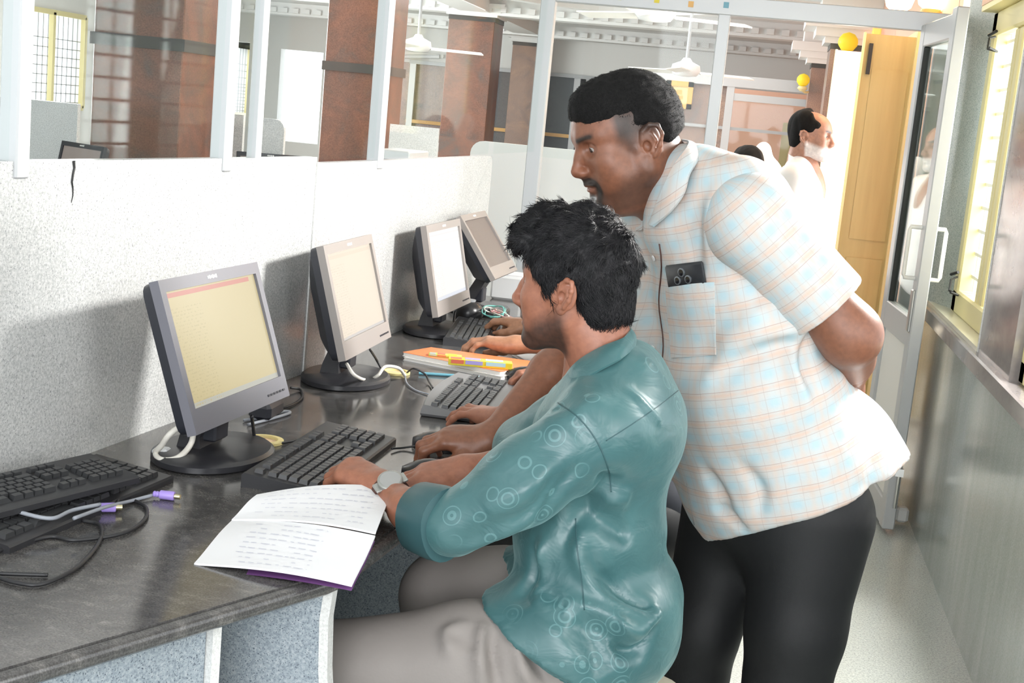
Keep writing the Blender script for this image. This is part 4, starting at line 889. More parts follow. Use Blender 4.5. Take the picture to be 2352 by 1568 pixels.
# ------------------------------------------------------------------ human head, hand
def add_head(S,p):
    """local frame: x face, y left, z up; origin between the ears. p: dict of shape options"""
    fat=p.get('fat',0.); jw=p.get('jaw',1.)
    sk=p.get('sk',1.); S.ell((-.008+(1-sk)*.05,0,.046),(.098*sk,.076,.081),.0); S.ell((.030,0,.022),(.064,.066,.076),.03)
    S.ell((.042,0,-.028),(.050,.054+fat*.8,.062),.025); S.ell((.032,0,-.060),(.054,(.047+fat)*jw,.040),.025)
    S.ell((.076,0,-.086),(.020,.022,.017),.018)
    for s in (-1,1):
        S.cap((.0,s*(.054+fat)*jw,-.040),(.068,s*.020,-.086),.018+fat*.6,.015,.025)
        S.cap((.0,s*.056,.0),(.0,s*(.052+fat)*jw,-.045),.018,.018,.03)
        S.ell((.058,s*(.042+fat*.5),-.010),(.026,.022,.022),.02); S.ell((.050,s*(.036+fat),-.040),(.028,.022+fat,.03),.025)
        S.cap((.086,s*.012,.037),(.066,s*.046,.037),.0105,.009,.014)
        S.ell((.089,s*.032,.017),(.014,.016,.0125),.010,'s')
        S.ell((.072,s*.032,.016),(.0142,.0145,.0140),.003)
        S.ell((.0865,s*.033,.0150),(.0085,.0125,.0037),.0015,'s')
        S.ell((.101,s*.0125,-.0245),(.011,.0075,.0075),.006); S.ell((.107,s*.0075,-.0325),(.005,.0034,.004),.002,'s')
    S.chain([(.086,0,.028),(.098,0,.004),(.1105,0,-.018)],[.0085,.0085,.0105],.010); S.ell((.106,0,-.0235),(.011,.009,.0085),.008)
    S.cap((.094,0,-.034),(.095,0,-.046),.0085,.008,.012)
    S.ell((.0885,0,-.0500),(.0125,.023,.0058),.006); S.ell((.0870,0,-.0615),(.0120,.0205,.0068),.006); S.ell((.103,0,-.0556),(.010,.024,.0016),.003,'s')
    S.ell((.098,0,-.074),(.010,.018,.006),.008,'s')
    for s in (-1,1):   # ears: plate, rim, inner ridge, lobe, hollow
        e=.072; c=math.cos(.45); q=math.sin(.45)
        es=p.get('ear',1.)
        def E(x,z,o=0): return (-.008+(x-z*.22)*es,s*(e+.012-x*.42*es+o),z*es)
        S.ell(E(-.005,.004,-.004),(.0205*es,.0065,.033*es),.004)
        S.chain([E(.012,.008,.0),E(.011,.024,.003),E(.0,.034,.006),E(-.013,.030,.007),E(-.019,.014,.008),E(-.017,-.006,.006),E(-.008,-.022,.003)],[.004,.0042,.0045,.0045,.0045,.004,.004],.003)
        S.ell(E(.0,-.027,-.001),(.009,.0055,.010),.005); S.chain([E(-.004,.018,.001),E(-.011,.004,.002),E(-.004,-.014,.002)],[.0035]*3,.003)
        S.ell(E(.004,-.002,.002),(.0075,.006,.010),.003,'s'); S.ell(E(-.013,.014,.008),(.0035,.004,.013),.002,'s'); S.ell((.012,s*.074,-.004),(.005,.005,.008),.006)
    nl=p.get('neck',(-.045,-.145)); nr=p.get('neckr',.056)
    S.chain([(-.028,0,-.035),(nl[0]*.8,0,nl[1]*.55),(nl[0],0,nl[1])],[nr,nr*.98,nr*1.08],.03)
def head_color(L,skin,p):
    """L: local verts; tints the skin: lips, brows, stubble, fade, a darker tone below the eyes"""
    C=np.tile(np.array(skin,float),(len(L),1)); x,y,z=L.T; ay=np.abs(y)
    def blend(m,c): C[:]=C*(1-m[:,None])+np.array(c)*m[:,None]
    g=lambda v,c,w: np.exp(-((v-c)/w)**2)
    fr=np.clip((x-.03)/.03,0,1)
    blend(.55*g(z,-.0560,.0085)*g(ay,0,.022)*(x>.082),p.get('lip',(skin[0]*1.05,skin[1]*.75,skin[2]*.8)))
    blend(.45*g(z,-.022,.016)*g(ay,0,.016)*(x>.095),(skin[0]*1.2,skin[1]*1.02,skin[2]))
    bro=g(z-.004*np.clip((ay-.02)/.02,-1,1),.036,.0052)*np.clip((ay-.008)/.006,0,1)*np.clip((.054-ay)/.008,0,1)*(x>.045); blend(np.clip(bro*1.25,0,1)*.95,(.012,.010,.009))
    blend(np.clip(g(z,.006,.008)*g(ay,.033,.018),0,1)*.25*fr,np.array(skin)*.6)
    st=p.get('stubble',0); n=wn(L,700,3)*.09
    if st:
        line=-.022-.40*np.clip(x-.02,-.02,.06); m=np.clip((line-z)/.030,0,1)**.8*np.clip((x+.014)/.016,0,1)*np.clip((.105+z)/.012+.8,0,1)
        m*=1-.85*np.clip((x-.052)/.02,0,1)*np.clip((z+.073)/.012,0,1); blend(np.clip(st*(m+n*m),0,.93),(.022,.018,.016))
    bd=p.get('goatee',0)
    if bd:
        m=g(z,-.084,.020)*g(ay,0,.027)*(x>.045)*np.clip((-.068-z)/.006,0,1); m=np.maximum(m,g(z,-.08,.03)*g(ay,.026,.008)*(x>.05)*(z<-.046)*.8); blend(np.clip(bd*m*1.3,0,.93),(.016,.013,.012))
    mu=p.get('moustache',0)
    if mu:
        m=g(z+.35*np.maximum(ay-.012,0),-.0425,.0072)*1.3*np.clip((.036-ay)/.006,0,1)*(x>.055); m=np.maximum(m,g(ay,.031,.007)*g(z,-.058,.015)*1.2*(x>.055)); blend(np.clip(mu*m*1.4,0,.95),(.014,.012,.011))
    if p.get('white_beard'):
        m=np.clip((-.015-.3*np.clip(x-.02,-.02,.06)-z)/.02,0,1)*np.clip((x+.01)/.012,0,1); blend(np.clip(m,0,.9),(.72,.71,.70))
    fd=p.get('fade',0)
    if fd:
        m=np.clip((z-.002+.25*np.clip(x-.03,0,1))/.030,0,1)*np.clip((.050-x)/.014,0,1); m=np.maximum(m,np.clip((z+.05)/.05,0,1)*np.clip((-.025-x)/.03,0,1)); blend(np.clip(m*fd+n*m*.4,0,.95),(.020,.017,.016))
        m=g(x,.022,.013)*np.clip((z+.020)/.02,0,1)*(z<.06)*(ay>.045); blend(np.clip(m*fd*.7,0,.9),(.022,.018,.016))
    return np.clip(C,0,1)
def eyeball(M_,side,gaze,root):
    c=M_.T((.0722,side*.032,.0155)); d=Vector(M_.M@np.array(gaze)).normalized(); a=d.orthogonal().normalized(); b=MB(); r=.0131*M_.sc; c=Vector(c)
    prof=[(math.sin(t)*r,math.cos(t)*r) for t in (math.pi*.98,2.4,1.9,1.5,1.1,.8,.5)]; n=18
    b.lathe(prof,c,n,(a,d.cross(a),d),mi=0); b.lathe([(math.sin(t)*r*1.004,math.cos(t)*r*1.004) for t in (.52,.3,.18)],c,n,(a,d.cross(a),d),mi=1); b.lathe([(math.sin(t)*r*1.008,math.cos(t)*r*1.008) for t in (.2,.1,.01)],c,n,(a,d.cross(a),d),mi=2)
    return b.build('eye',['eye_white','eye_iris','rubber'],root,180)
def add_hand(S,wr,fx,up,side,pose,sc=1.,fore=None,fr=(.027,.036)):
    """wr wrist point, fx direction to the knuckles, up dorsal direction, side +1: thumb on local +y. pose: (mcp,pip,dip,spread) for index..little, then thumb points"""
    S.frame(wr,fx,up,sc)
    kn=[(.086,.026,.004),(.090,.008,.006),(.086,-.010,.004),(.078,-.027,.0)]; ln=[(.043,.026,.020),(.047,.030,.021),(.043,.027,.020),(.034,.020,.018)]; rr=[(.0102,.0088,.0078,.0066),(.0105,.009,.008,.0068),(.0100,.0085,.0075,.0064),(.0090,.0075,.0068,.0058)]
    S.ell((.008,0,-.001),(.030,.027,.018),.02)
    for i,((kx,ky,kz),L,r) in enumerate(zip(kn,ln,rr)):
        S.cap((.012,side*ky*.55,0),(kx,side*ky,kz-.004),.0150,.0118,.016)
        b,pi_,di,sp=pose[i]; a=b; p=np.array((kx,side*ky,kz-.003)); q=math.radians
        for j,(l,add) in enumerate(zip(L,(0,pi_,di))):
            a+=add; e=p+l*np.array((math.cos(q(a))*math.cos(q(sp)),side*math.sin(q(sp))*math.cos(q(a)),-math.sin(q(a)))); S.cap(p,e,r[j],r[j+1],.006); p=e
    S.cap((.03,side*.012,-.010),(.055,side*.020,-.008),.017,.014,.02); S.cap((.03,-side*.018,-.010),(.06,-side*.02,-.008),.015,.012,.02)
    th=pose[4]; S.chain([(th[0][0],side*th[0][1],th[0][2])]+[(t[0],side*t[1],t[2]) for t in th[1:]],[.0165,.0130,.0105,.0080],.012)
    if fore is not None:
        w=S.inv(np.array(fore)); S.chain([(.004,0,0),tuple(np.array((0.004,0,0))*.45+w*.55),tuple(w)],[fr[0]*.92,fr[0]*1.2,fr[1]],.02)
def nails(V,S): return None
# hair strands: tapered 3-sided locks lying on a hair surface
def strands(V,F,N,n,flow,ln,wd,lift,seed,wob=.3):
    r=np.random.default_rng(seed); A=np.linalg.norm(np.cross(V[F[:,1]]-V[F[:,0]],V[F[:,2]]-V[F[:,0]]),axis=1); fi=r.choice(len(F),n,p=A/A.sum())
    u=r.random((n,4)); u/=u.sum(1,keepdims=True); P=(V[F[fi]]*u[...,None]).sum(1); Nn=(N[F[fi]]*u[...,None]).sum(1); Nn/=np.linalg.norm(Nn,axis=1,keepdims=True)
    D=flow(P); D=D+r.normal(size=(n,3))*wob; D-=Nn*(D*Nn).sum(1,keepdims=True); D/=np.maximum(np.linalg.norm(D,axis=1,keepdims=True),1e-9); Sd=np.cross(Nn,D)
    L=ln*(.6+.8*r.random(n))[:,None]; Wd=wd*(.6+.8*r.random(n))[:,None]; curl=r.normal(size=(n,1))*.35
    rows=[]; 
    for t,w,up in ((0,.8,-.0015),(.35,1.,lift*.7),(.7,.7,lift),(1.,.05,lift*.35)):
        c=P+D*L*t+Nn*up*(1 if t else 1)+Sd*(L*curl*t*t)-Nn*L*.35*t*t*0; rows.append((c-Sd*Wd*w,c+Nn*Wd*w*.9,c+Sd*Wd*w))
    VV=np.stack([np.stack(q,1) for q in rows],1)  # n,4,3,3
    VV=VV.reshape(n*12,3); Fq=[]
    for k in range(3):
        for j in range(2): Fq.append((k*3+j,k*3+j+1,k*3+3+j+1,k*3+3+j))
    Fq=(np.array(Fq)[None]+12*np.arange(n)[:,None,None]).reshape(-1,4); return VV,Fq
# ------------------------------------------------------------------ people materials
def attr_mat(name,rough,spec=.45,**kw):
    m=nmat(name,(.5,.3,.2),rough,0,spec,**kw); g=G(m); a=g.add('ShaderNodeAttribute'); a.attribute_name='Col'; v=g.co()
    k=g.ramp(g.noise(v,90,3),[(.3,(.86,.84,.84)),(.7,(1.1,1.08,1.06))]); g.col(g.mix(a.outputs['Color'],k,1.,'MULTIPLY')); g.bump(g.noise(v,900,2),.12,.002); return m
attr_mat('skin',.42,.5)
nmat('eye_white',(.40,.36,.34),.25); nmat('eye_iris',(.03,.015,.008),.15)
m=nmat('hair',(.010,.0095,.010),.45,0,.22); g=G(m); v=g.co(); g.col(g.ramp(g.noise(v,60,3),[(.35,(.005,.005,.006)),(.7,(.015,.014,.016))])); g.bump(g.noise(g.co('Object',(1,1,.35)),700,2),.35,.003)
m=nmat('hair_short',(.012,.011,.011),.7,0,.15); g=G(m); v=g.co(); g.bump(g.noise(v,900,2),.6,.004); g.col(g.ramp(g.noise(v,500,2),[(.35,(.005,.005,.005)),(.7,(.016,.015,.015))]))
nmat('hair_grey',(.12,.12,.12),.6)
# teal satin with embossed rings
m=nmat('teal_satin',(.10,.26,.27),.38,0,.6,Sheen_Weight=.25,Sheen_Roughness=.4); m.node_tree.nodes['Principled BSDF'].inputs['Sheen Tint'].default_value=(.6,.95,.95,1); g=G(m); v=g.co()
vo=g.add('ShaderNodeTexVoronoi'); vo.inputs['Scale'].default_value=23; vo.inputs['Randomness'].default_value=.55; g.ln(v,vo.inputs['Vector']); d=vo.outputs['Distance']
rg=g.math('MULTIPLY',g.math('GREATER_THAN',g.math('SINE',g.math('MULTIPLY',d,34.)),.45),g.math('LESS_THAN',d,.42))
msk=g.ramp(g.noise(v,5.5,2),[(.50,(0,0,0)),(.56,(1,1,1))]); rg=g.math('MULTIPLY',rg,msk)
base=g.ramp(g.noise(v,14,3),[(.3,(.042,.118,.126)),(.7,(.058,.148,.154))]); g.col(g.mix(base,(.15,.30,.31),g.math('MULTIPLY',rg,.45)))
h=g.math('ADD',g.noise(g.co('Object',(1,1,1.6)),16,3,.5,.8),g.math('MULTIPLY',rg,.12)); g.bump(h,.30,.012)
m=nmat('teal_cuff',(.035,.095,.105),.45,0,.5)
# plaid cotton: pattern follows the cloth coordinate stored on the mesh
m=nmat('plaid',(.8,.8,.78),.75,0,.2); g=G(m); a=g.add('ShaderNodeAttribute'); a.attribute_name='Fab'; s=g.add('ShaderNodeSeparateXYZ'); 
wv=g.add('ShaderNodeVectorMath',operation='ADD'); nz=g.add('ShaderNodeTexNoise'); nz.inputs['Scale'].default_value=9; g.ln(a.outputs['Vector'],nz.inputs['Vector'])
sc_=g.add('ShaderNodeVectorMath',operation='SCALE'); sc_.inputs['Scale'].default_value=.008; g.ln(nz.outputs['Color'],sc_.inputs[0]); g.ln(a.outputs['Vector'],wv.inputs[0]); g.ln(sc_.outputs[0],wv.inputs[1]); g.ln(wv.outputs[0],s.inputs[0])
def stripe(c,per,ph,w,soft=.25):
    t=g.math('FRACT',g.math('ADD',g.math('DIVIDE',c,per),ph)); t=g.math('ABSOLUTE',g.math('SUBTRACT',t,.5)); return g.ramp(t,[(max(w*(1-soft),0),(1,1,1)),(w*(1+soft)+.001,(0,0,0))])
U_,V_=s.outputs[0],s.outputs[1]
c=g.mix((.55,.535,.515),(.46,.55,.58),g.math('MULTIPLY',stripe(V_,.050,.15,.15,.7),.7))
c=g.mix(c,(.66,.43,.32),g.math('MULTIPLY',stripe(V_,.050,.62,.075,.8),.55))
c=g.mix(c,(.50,.60,.63),g.math('MULTIPLY',stripe(U_,.046,.3,.13,.7),.35)); c=g.mix(c,(.63,.48,.39),g.math('MULTIPLY',stripe(U_,.046,.8,.07,.8),.35))
blue=g.math('MULTIPLY',stripe(V_,.050,.15,.17,.5),stripe(U_,.046,.3,.16,.5)); c=g.mix(c,(.34,.54,.62),g.math('MULTIPLY',blue,.42))
for cc,per,ph,w,k,colr in ((V_,.050,.5,.010,.6,(.36,.22,.18)),(V_,.050,.75,.010,.55,(.36,.25,.22)),(V_,.050,0.02,.009,.45,(.40,.38,.38)),(U_,.046,.55,.011,.42,(.42,.36,.34)),(U_,.046,.06,.010,.38,(.45,.38,.36))):
    c=g.mix(c,colr,g.math('MULTIPLY',stripe(cc,per,ph,w,.3),k))
g.col(c); g.bump(g.noise(g.co(),45,3,.5,.5),.16,.006)
m=nmat('trousers_grey',(.26,.235,.22),.6,0,.3); g=G(m); g.bump(g.noise(g.co(),60,3),.12,.005)
m=nmat('trousers_dark',(.009,.0095,.0105),.6,0,.35); g=G(m); g.bump(g.noise(g.co(),1500,1),.2,.001)
nmat('shirt_white',(.84,.83,.82),.7); nmat('shirt_blue',(.05,.055,.07),.7); nmat('shirt_red',(.55,.06,.05),.7); nmat('shirt_olive',(.3,.3,.2),.7)
nmat('watch_silver',(.42,.42,.40),.3,.7); nmat('grey_dial',(.33,.33,.32),.25); nmat('strap_brown',(.08,.03,.022),.5); nmat('phone_black',(.03,.032,.036),.25); nmat('lens',(.01,.01,.012),.08); nmat('lens_ring',(.22,.24,.26),.3,.6); nmat('button_shirt',(.75,.76,.76),.35); nmat('shoe',(.02,.018,.016),.35); nmat('thread',(.16,.33,.34),.6)
def person(label,loc): return thing('person',label,'person',loc)
def X(px,py_,Y): q=ony(px,py_,Y); return np.array(q)
def folds(V,F,L):
    Ns=vnormals(V,F); Ns=relax(Ns,F,6,.7); Ns/=np.maximum(np.linalg.norm(Ns,axis=1,keepdims=True),1e-9)
    for pts,amp,w in L: V=crease(V,Ns,spline(pts,5),amp*1.55,w*1.05)
    return relax(V,F,1,.5)
SKN=(.33,.135,.082)
# ================================================================== the seated young man
yo=person('seated young man in teal satin shirt typing at the nearest keyboard',(-.15,2.2,0))
hy_=np.array((-math.cos(R(13)),math.sin(R(13)),0)); H1=SDF(); hp=dict(sk=.93,ear=.84,fat=-.001,jaw=.93,stubble=.8,goatee=.6,moustache=.55,neck=(-.055,-.15),neckr=.052)
H1.frame((-.263,2.2,1.166),hy_*math.cos(R(3))-np.array((0,0,1))*math.sin(R(3)),(hy_[0]*math.sin(R(3)),hy_[1]*math.sin(R(3)),1),.96)
add_head(H1,hp); V,F=H1.mesh(.0023); HV=(V,F); hc=head_color(H1.inv(V),SKN,hp)
eye=eyeball(H1,1,(.96,.0,-.28),yo); eye2=eyeball(H1,-1,(.96,.0,-.28),yo)
# arms and hands
key_pose=[(38,48,30,6),(42,52,32,1),(44,52,32,-3),(46,50,30,-9),[(.028,.024,-.012),(.055,.046,-.028),(.082,.048,-.042),(.104,.044,-.052)]]
mouse_pose=[(12,34,30,5),(12,32,26,0),(14,34,28,-5),(18,36,28,-12),[(.028,.024,-.012),(.052,.044,-.024),(.082,.050,-.032),(.108,.046,-.038)]]
spread_pose=[(6,26,18,15),(2,24,14,4),(6,22,14,-6),(10,26,16,-17),[(.028,.024,-.010),(.050,.050,-.018),(.076,.064,-.026),(.098,.070,-.034)]]
A1=SDF(); wr=np.array(onz(882,1120,.802)); el=np.array((-.425,1.985,.792)); kx=np.array(onz(832,1076,.824))-wr
add_hand(A1,wr,kx,(.10,-.20,1),-1,key_pose,1.0,el,(.026,.034)); a1=A1.mesh(.0021)
A2=SDF(); wr2=np.array(onz(1080,1078,DZ+.055)); f2=np.array(onz(985,1050,DZ+.080))-wr2
add_hand(A2,wr2,f2,(0,-.35,1),1,[(16,44,30,4),(18,44,28,0),(20,44,28,-5),(24,44,28,-12),[(.028,.024,-.012),(.054,.044,-.020),(.088,.044,-.026),(.118,.034,-.030)]],1.0,wr2+np.array((.20,.09,.05)),(.026,.036)); a2=A2.mesh(.0021)
# neck root hidden under the shirt, so head and arms read as one body
B1=SDF(); B1.chain([(-.228,2.2,1.055),(-.195,2.2,.93),(-.19,2.2,.7)],[.046,.085,.095],.04); B1.chain([(-.2,2.2,.97),(-.195,2.06,.955),(-.41,1.988,.796)],[.05,.04,.034],.03); B1.chain([(-.2,2.2,.97),(-.2,2.36,.955),(-.36,2.44,.82),tuple(wr2+np.array((.20,.09,.05)))],[.05,.04,.034,.033],.03)
B1.chain([(-.19,2.13,.58),(-.50,2.04,.52)],[.06,.045],.03); B1.chain([(-.19,2.27,.58),(-.40,2.32,.56)],[.06,.045],.03); b1=B1.mesh(.010)
n1=[len(q[0]) for q in (a1,a2,b1)]; V,F=merge(HV,a1,a2,b1); col=np.concatenate([hc,np.tile(SKN,(sum(n1),1))]); npmesh('body',V,F,'skin',yo,col)
# nails on the visible thumb omitted: too small
# hair: a thick wavy mass swept forward, tapering to the nape
HR=SDF(); HR.frame(H1.o,H1.M[:,0],H1.M[:,2],.96); 
HR.ell((-.004,0,.056),(.101,.085,.089),0); HR.ell((.028,0,.094),(.080,.076,.050),.04); HR.ell((.072,.0,.086),(.034,.060,.034),.03); HR.ell((.080,.030,.074),(.024,.028,.026),.02); HR.ell((-.044,0,.01),(.054,.071,.074),.03); HR.ell((-.064,0,-.035),(.032,.053,.04),.03)
for s in (-1,1): HR.ell((.030,s*.062,.040),(.022,.016,.045),.02); HR.ell((.013,s*.070,.004),(.008,.008,.028),.01)
HR.ell((.098,0,.004),(.062,.13,.062),.012,'s'); HR.ell((.060,.0,-.075),(.076,.13,.075),.012,'s'); HR.ell((-.006,.09,-.006),(.023,.03,.031),.008,'s'); HR.ell((-.006,-.09,-.006),(.023,.03,.031),.008,'s'); HR.half((0,0,-.068),(-.25,0,-1))
_h=HR
HR.disp(lambda P: (-.0090*wn(P,95,2)-.0050*wn(P,200,5))*np.clip((_h.inv(P)[:,2]-.0)/.06,.12,1))
V,F=HR.mesh(.0032); V=relax(V,F,1,.4); N=vnormals(V,F); hair=npmesh('hair',V,F,'hair',yo)
def flow1(P):
    L=_h.inv(P); d=np.zeros_like(L); up=np.clip((L[:,2]-.05)/.05,0,1)
    d[:,0]=.9*up*(L[:,0]>-.03)-.3*(1-up)+.5*np.sin(L[:,1]*70+L[:,2]*30); d[:,1]=.5*np.sin(L[:,0]*60)*up+.4*np.sign(L[:,1])*up; d[:,2]=-1.2*(1-up)-.15; return d@_h.M.T
sv,sf=strands(V,F,N,15000,flow1,.018,.0006,.0009,4,.16); o=npmesh('hair_strands',sv,sf,'hair',hair); o['kind']='stuff'
# shirt
S=SDF()
S.ell((-.175,2.2,.60),(.150,.195,.125),0); S.ell((-.200,2.2,.76),(.130,.165,.15),.06); S.ell((-.190,2.2,.92),(.122,.172,.125),.05); S.ell((-.150,2.2,.965),(.086,.170,.085),.05)
S.cap((-.190,2.075,.982),(-.190,2.335,.982),.064,k=.05); S.cap((-.195,2.14,1.018),(-.205,2.27,1.018),.046,k=.05); S.ell((-.095,2.19,.665),(.062,.15,.055),.04); S.cap((-.160,2.15,1.040),(-.160,2.25,1.040),.042,k=.05)
S.chain([(-.195,2.045,.965),(-.295,2.005,.885),(-.398,1.985,.803)],[.070,.063,.051],.035)
S.chain([(-.20,2.355,.965),(-.29,2.42,.88),(-.36,2.44,.83),tuple(wr2+np.array((.10,.055,.022)))],[.07,.062,.055,.046],.035)
S.chain([(-.2,2.10,.60),(-.34,2.075,.565)],[.125,.098],.05); S.chain([(-.2,2.3,.60),(-.34,2.31,.575)],[.125,.095],.05); S.ell((-.30,2.19,.615),(.10,.13,.035),.04)
S.half(tuple(X(1085,1412,2.0)),(-.50,0,-1)); S.half((-.405,2.0,.62),(-1,0,-.15),.004) if False else None
S.cap((-.225,2.2,1.02),(-.275,2.2,1.14),.056,.066,.012,'s')
S.disp(lambda P: .0035*wn(P*np.array((1,1,.7)),26,1)+.002*wn(P,60,8))
V,F=S.mesh(.0055); V=relax(V,F,3,.5)
Y=2.03
def ln_(*q,Y=Y): return [X(a,b_,Y) for a,b_ in q]
V=folds(V,F,[
 (ln_((1360,1035),(1390,1100),(1330,1190),(1290,1260),Y=2.04),-.012,.016),(ln_((1330,1180),(1420,1215),(1490,1245)),-.012,.014),(ln_((1325,1200),(1340,1290),(1400,1370),(1500,1400)),.014,.016),
 (ln_((1335,1240),(1370,1320),(1440,1355),(1530,1375)),-.014,.013),(ln_((1230,1330),(1290,1400),(1390,1430),(1450,1460)),.013,.015),(ln_((1205,1300),(1260,1370),(1330,1425),(1420,1480),(1465,1500)),-.015,.013),
 (ln_((1290,1430),(1350,1480),(1380,1540)),-.012,.012),(ln_((1400,1450),(1480,1440),(1560,1390)),.014,.016),(ln_((1400,1490),(1470,1495),(1540,1440)),-.012,.013),(ln_((1340,1130),(1400,1160),(1470,1180)),.010,.014),
 (ln_((1060,1200),(1130,1165),(1210,1130),(1300,1060),Y=1.93),.007,.02),(ln_((1080,1290),(1160,1240),(1240,1190),(1300,1120),Y=1.94),.010,.016),(ln_((1180,1215),(1235,1170),(1290,1085),Y=1.94),-.010,.014),(ln_((1240,1210),(1280,1150),(1330,1090),Y=1.95),-.010,.012),
 (ln_((1220,1250),(1215,1300),(1235,1370)),.012,.014),(ln_((1190,1270),(1190,1340),(1215,1380)),-.010,.013),(ln_((1380,900),(1330,960),(1260,1010),Y=2.0),.007,.02),(ln_((1440,880),(1500,930),(1570,960),Y=2.05),.005,.008)])
shirt=npmesh('shirt',V,F,'teal_satin',yo)
# mandarin collar: a curved band round the neck, opening at the throat
def band(c,rx,ry,h,t,a0,a1,tilt,fx,name,mat,parent,n=26,flare=.0):
    """fx: facing (np), c centre of the band foot"""
    fx=np.array(fx)/np.linalg.norm(fx); ly=np.array((-fx[1],fx[0],0)); P=[]
    for r,z in ((0,0),(flare,h),(flare-t,h),(-t,0)):
        row=[]
        for k in range(n+1):
            a=R(a0+(a1-a0)*k/n); p=np.array(c)+fx*math.cos(a)*(rx+r)+ly*math.sin(a)*(ry+r); p[2]+=z+tilt*math.cos(a); row.append(Vector(p))
        P.append(row)
    P.append(P[0]); b=MB(); b.grid(P); 
    for e in (0,-1): b.quad(*[P[i][e] for i in range(4)])
    return b.build(name,mat,parent,60)
def strip(top,low,th,name,mat,parent,n=8,fab=None):
    """collar leaf between two edges given as pixel+distance measurements, with thickness"""
    A=spline([ony(*q) for q in top],n); B=spline([ony(*q) for q in low],n); P=[]
    for i,(a,c) in enumerate(zip(A,B)): P.append([a.lerp(c,v)+(a-c).cross(A[min(i+1,len(A)-1)]-A[max(i-1,0)]).normalized()*(.004*math.sin(math.pi*v)) for v in np.linspace(0,1,7)])
    nn_=[(r[0]-r[-1]).cross(P[min(i+1,len(P)-1)][3]-P[max(i-1,0)][3]).normalized() for i,r in enumerate(P)]
    sg=1 if sum(q.y for q in nn_)<0 else -1
    F1=[[p+q*(sg*th/2) for p in r] for r,q in zip(P,nn_)]; F0=[[p-q*(sg*th/2) for p in r] for r,q in zip(P,nn_)]
    b=MB(); b.grid(F1); b.grid([r[::-1] for r in F0]); b.grid([[r[0] for r in F0],[r[0] for r in F1]]); b.grid([[r[-1] for r in F1],[r[-1] for r in F0]]); b.grid([F1[0],F0[0]]); b.grid([F0[-1],F1[-1]])
    o=b.build(name,mat,parent,50)
    if fab: me=o.data; at=me.attributes.new('Fab','FLOAT_VECTOR','POINT'); at.data.foreach_set('vector',np.array([(v.co.x*.9+fab[0],v.co.z*.7-v.co.x*.6+fab[1],0) for v in me.vertices],dtype=np.float32).ravel())
    return o
strip([(1440,752,2.24),(1447,757,2.19),(1428,778,2.14),(1380,798,2.125),(1330,828,2.13),(1300,862,2.15),(1285,900,2.18)],[(1452,782,2.26),(1458,794,2.18),(1430,822,2.105),(1377,850,2.08),(1327,884,2.085),(1299,920,2.112),(1283,962,2.145)],.004,'collar','teal_satin',shirt)
# rolled cuff on the near sleeve
fdc=(wr-el)/np.linalg.norm(wr-el); c0=el+np.array((.022,-.002,.012)); c1=el+fdc*.048+np.array((0,0,.004)); 
def ringtube(c0,c1,prof,name,mat,parent,n=28,sq=(1.,1.12)):
    d=Vector(c1)-Vector(c0); L=d.length; d.normalize(); a=d.cross(ZA).normalized(); u=a.cross(d); P=[]
    for t,r in prof:
        P.append([Vector(c0)+d*L*t+a*(r*sq[0]*math.cos(2*math.pi*k/n)*(1+.03*math.sin(3*2*math.pi*k/n+t)))+u*(r*sq[1]*math.sin(2*math.pi*k/n)*(1+.03*math.sin(2*2*math.pi*k/n))) for k in range(n+1)])
    b=MB(); b.grid(P); return b.build(name,mat,parent,60)
ringtube(c0,c1,[(-.02,.040),(.02,.0525),(.3,.0535),(1.05,.0505),(1.12,.048),(1.1,.044),(.6,.040)],'cuff','teal_cuff',shirt)
# stitched seams laid on the cloth: armhole, yoke, side
from mathutils.bvhtree import BVHTree
def bvh_of(o): me=o.data; return BVHTree.FromPolygons([v.co.copy() for v in me.vertices],[tuple(p.vertices) for p in me.polygons])
def seam(tree,pts,r,mat,parent,n=10):
    P=[]
    for q in spline([(a,c,0) for a,c in pts],n):
        h=tree.ray_cast(CAMP,ray(q.x,q.y).normalized())
        if h[0]: P.append(h[0]+h[1]*r*.3)
    if len(P)>3: b=MB(); b.tube(P,r,5); b.build('seam',mat,parent,180)
tb=bvh_of(shirt)
seam(tb,[(1282,925),(1330,960),(1372,1015),(1398,1080),(1404,1130)],.0011,'teal_cuff',shirt); seam(tb,[(1392,1012),(1450,975),(1515,930),(1562,893)],.0008,'teal_cuff',shirt); seam(tb,[(1322,1190),(1326,1260),(1336,1330),(1342,1400)],.0011,'teal_cuff',shirt)
# trousers
T=SDF(); T.chain([(-.17,2.1,.565),(-.36,2.06,.55),(-.60,2.02,.515)],[.100,.094,.078],.05); T.chain([(-.60,2.02,.50),(-.575,2.02,.28),(-.555,2.02,.09)],[.075,.062,.052],.03)
T.chain([(-.17,2.3,.565),(-.35,2.32,.565),(-.47,2.335,.56)],[.100,.093,.078],.05); T.chain([(-.47,2.335,.55),(-.47,2.34,.28),(-.46,2.34,.09)],[.074,.06,.05],.03); T.ell((-.16,2.2,.56),(.115,.16,.075),.05)
T.disp(lambda P: .003*wn(P*np.array((.6,1,1)),40,12)); V,F=T.mesh(.0075); V=relax(V,F,2)
Y=2.0
V=folds(V,F,[(ln_((1110,1430),(1100,1490),(1105,1560),Y=2.0),.012,.010),(ln_((1130,1450),(1125,1500),(1140,1568),Y=2.0),-.012,.009),(ln_((1070,1430),(1035,1465),(1045,1510),Y=2.0),.008,.010),(ln_((1180,1470),(1195,1530),(1230,1568),Y=2.0),.012,.011),(ln_((1220,1500),(1260,1568),Y=2.0),-.010,.010),(ln_((1090,1450),(1085,1500),Y=2.0),-.008,.007),(ln_((1290,1520),(1330,1568),Y=2.0),.01,.01)])
npmesh('trousers',V,F,'trousers_grey',yo)
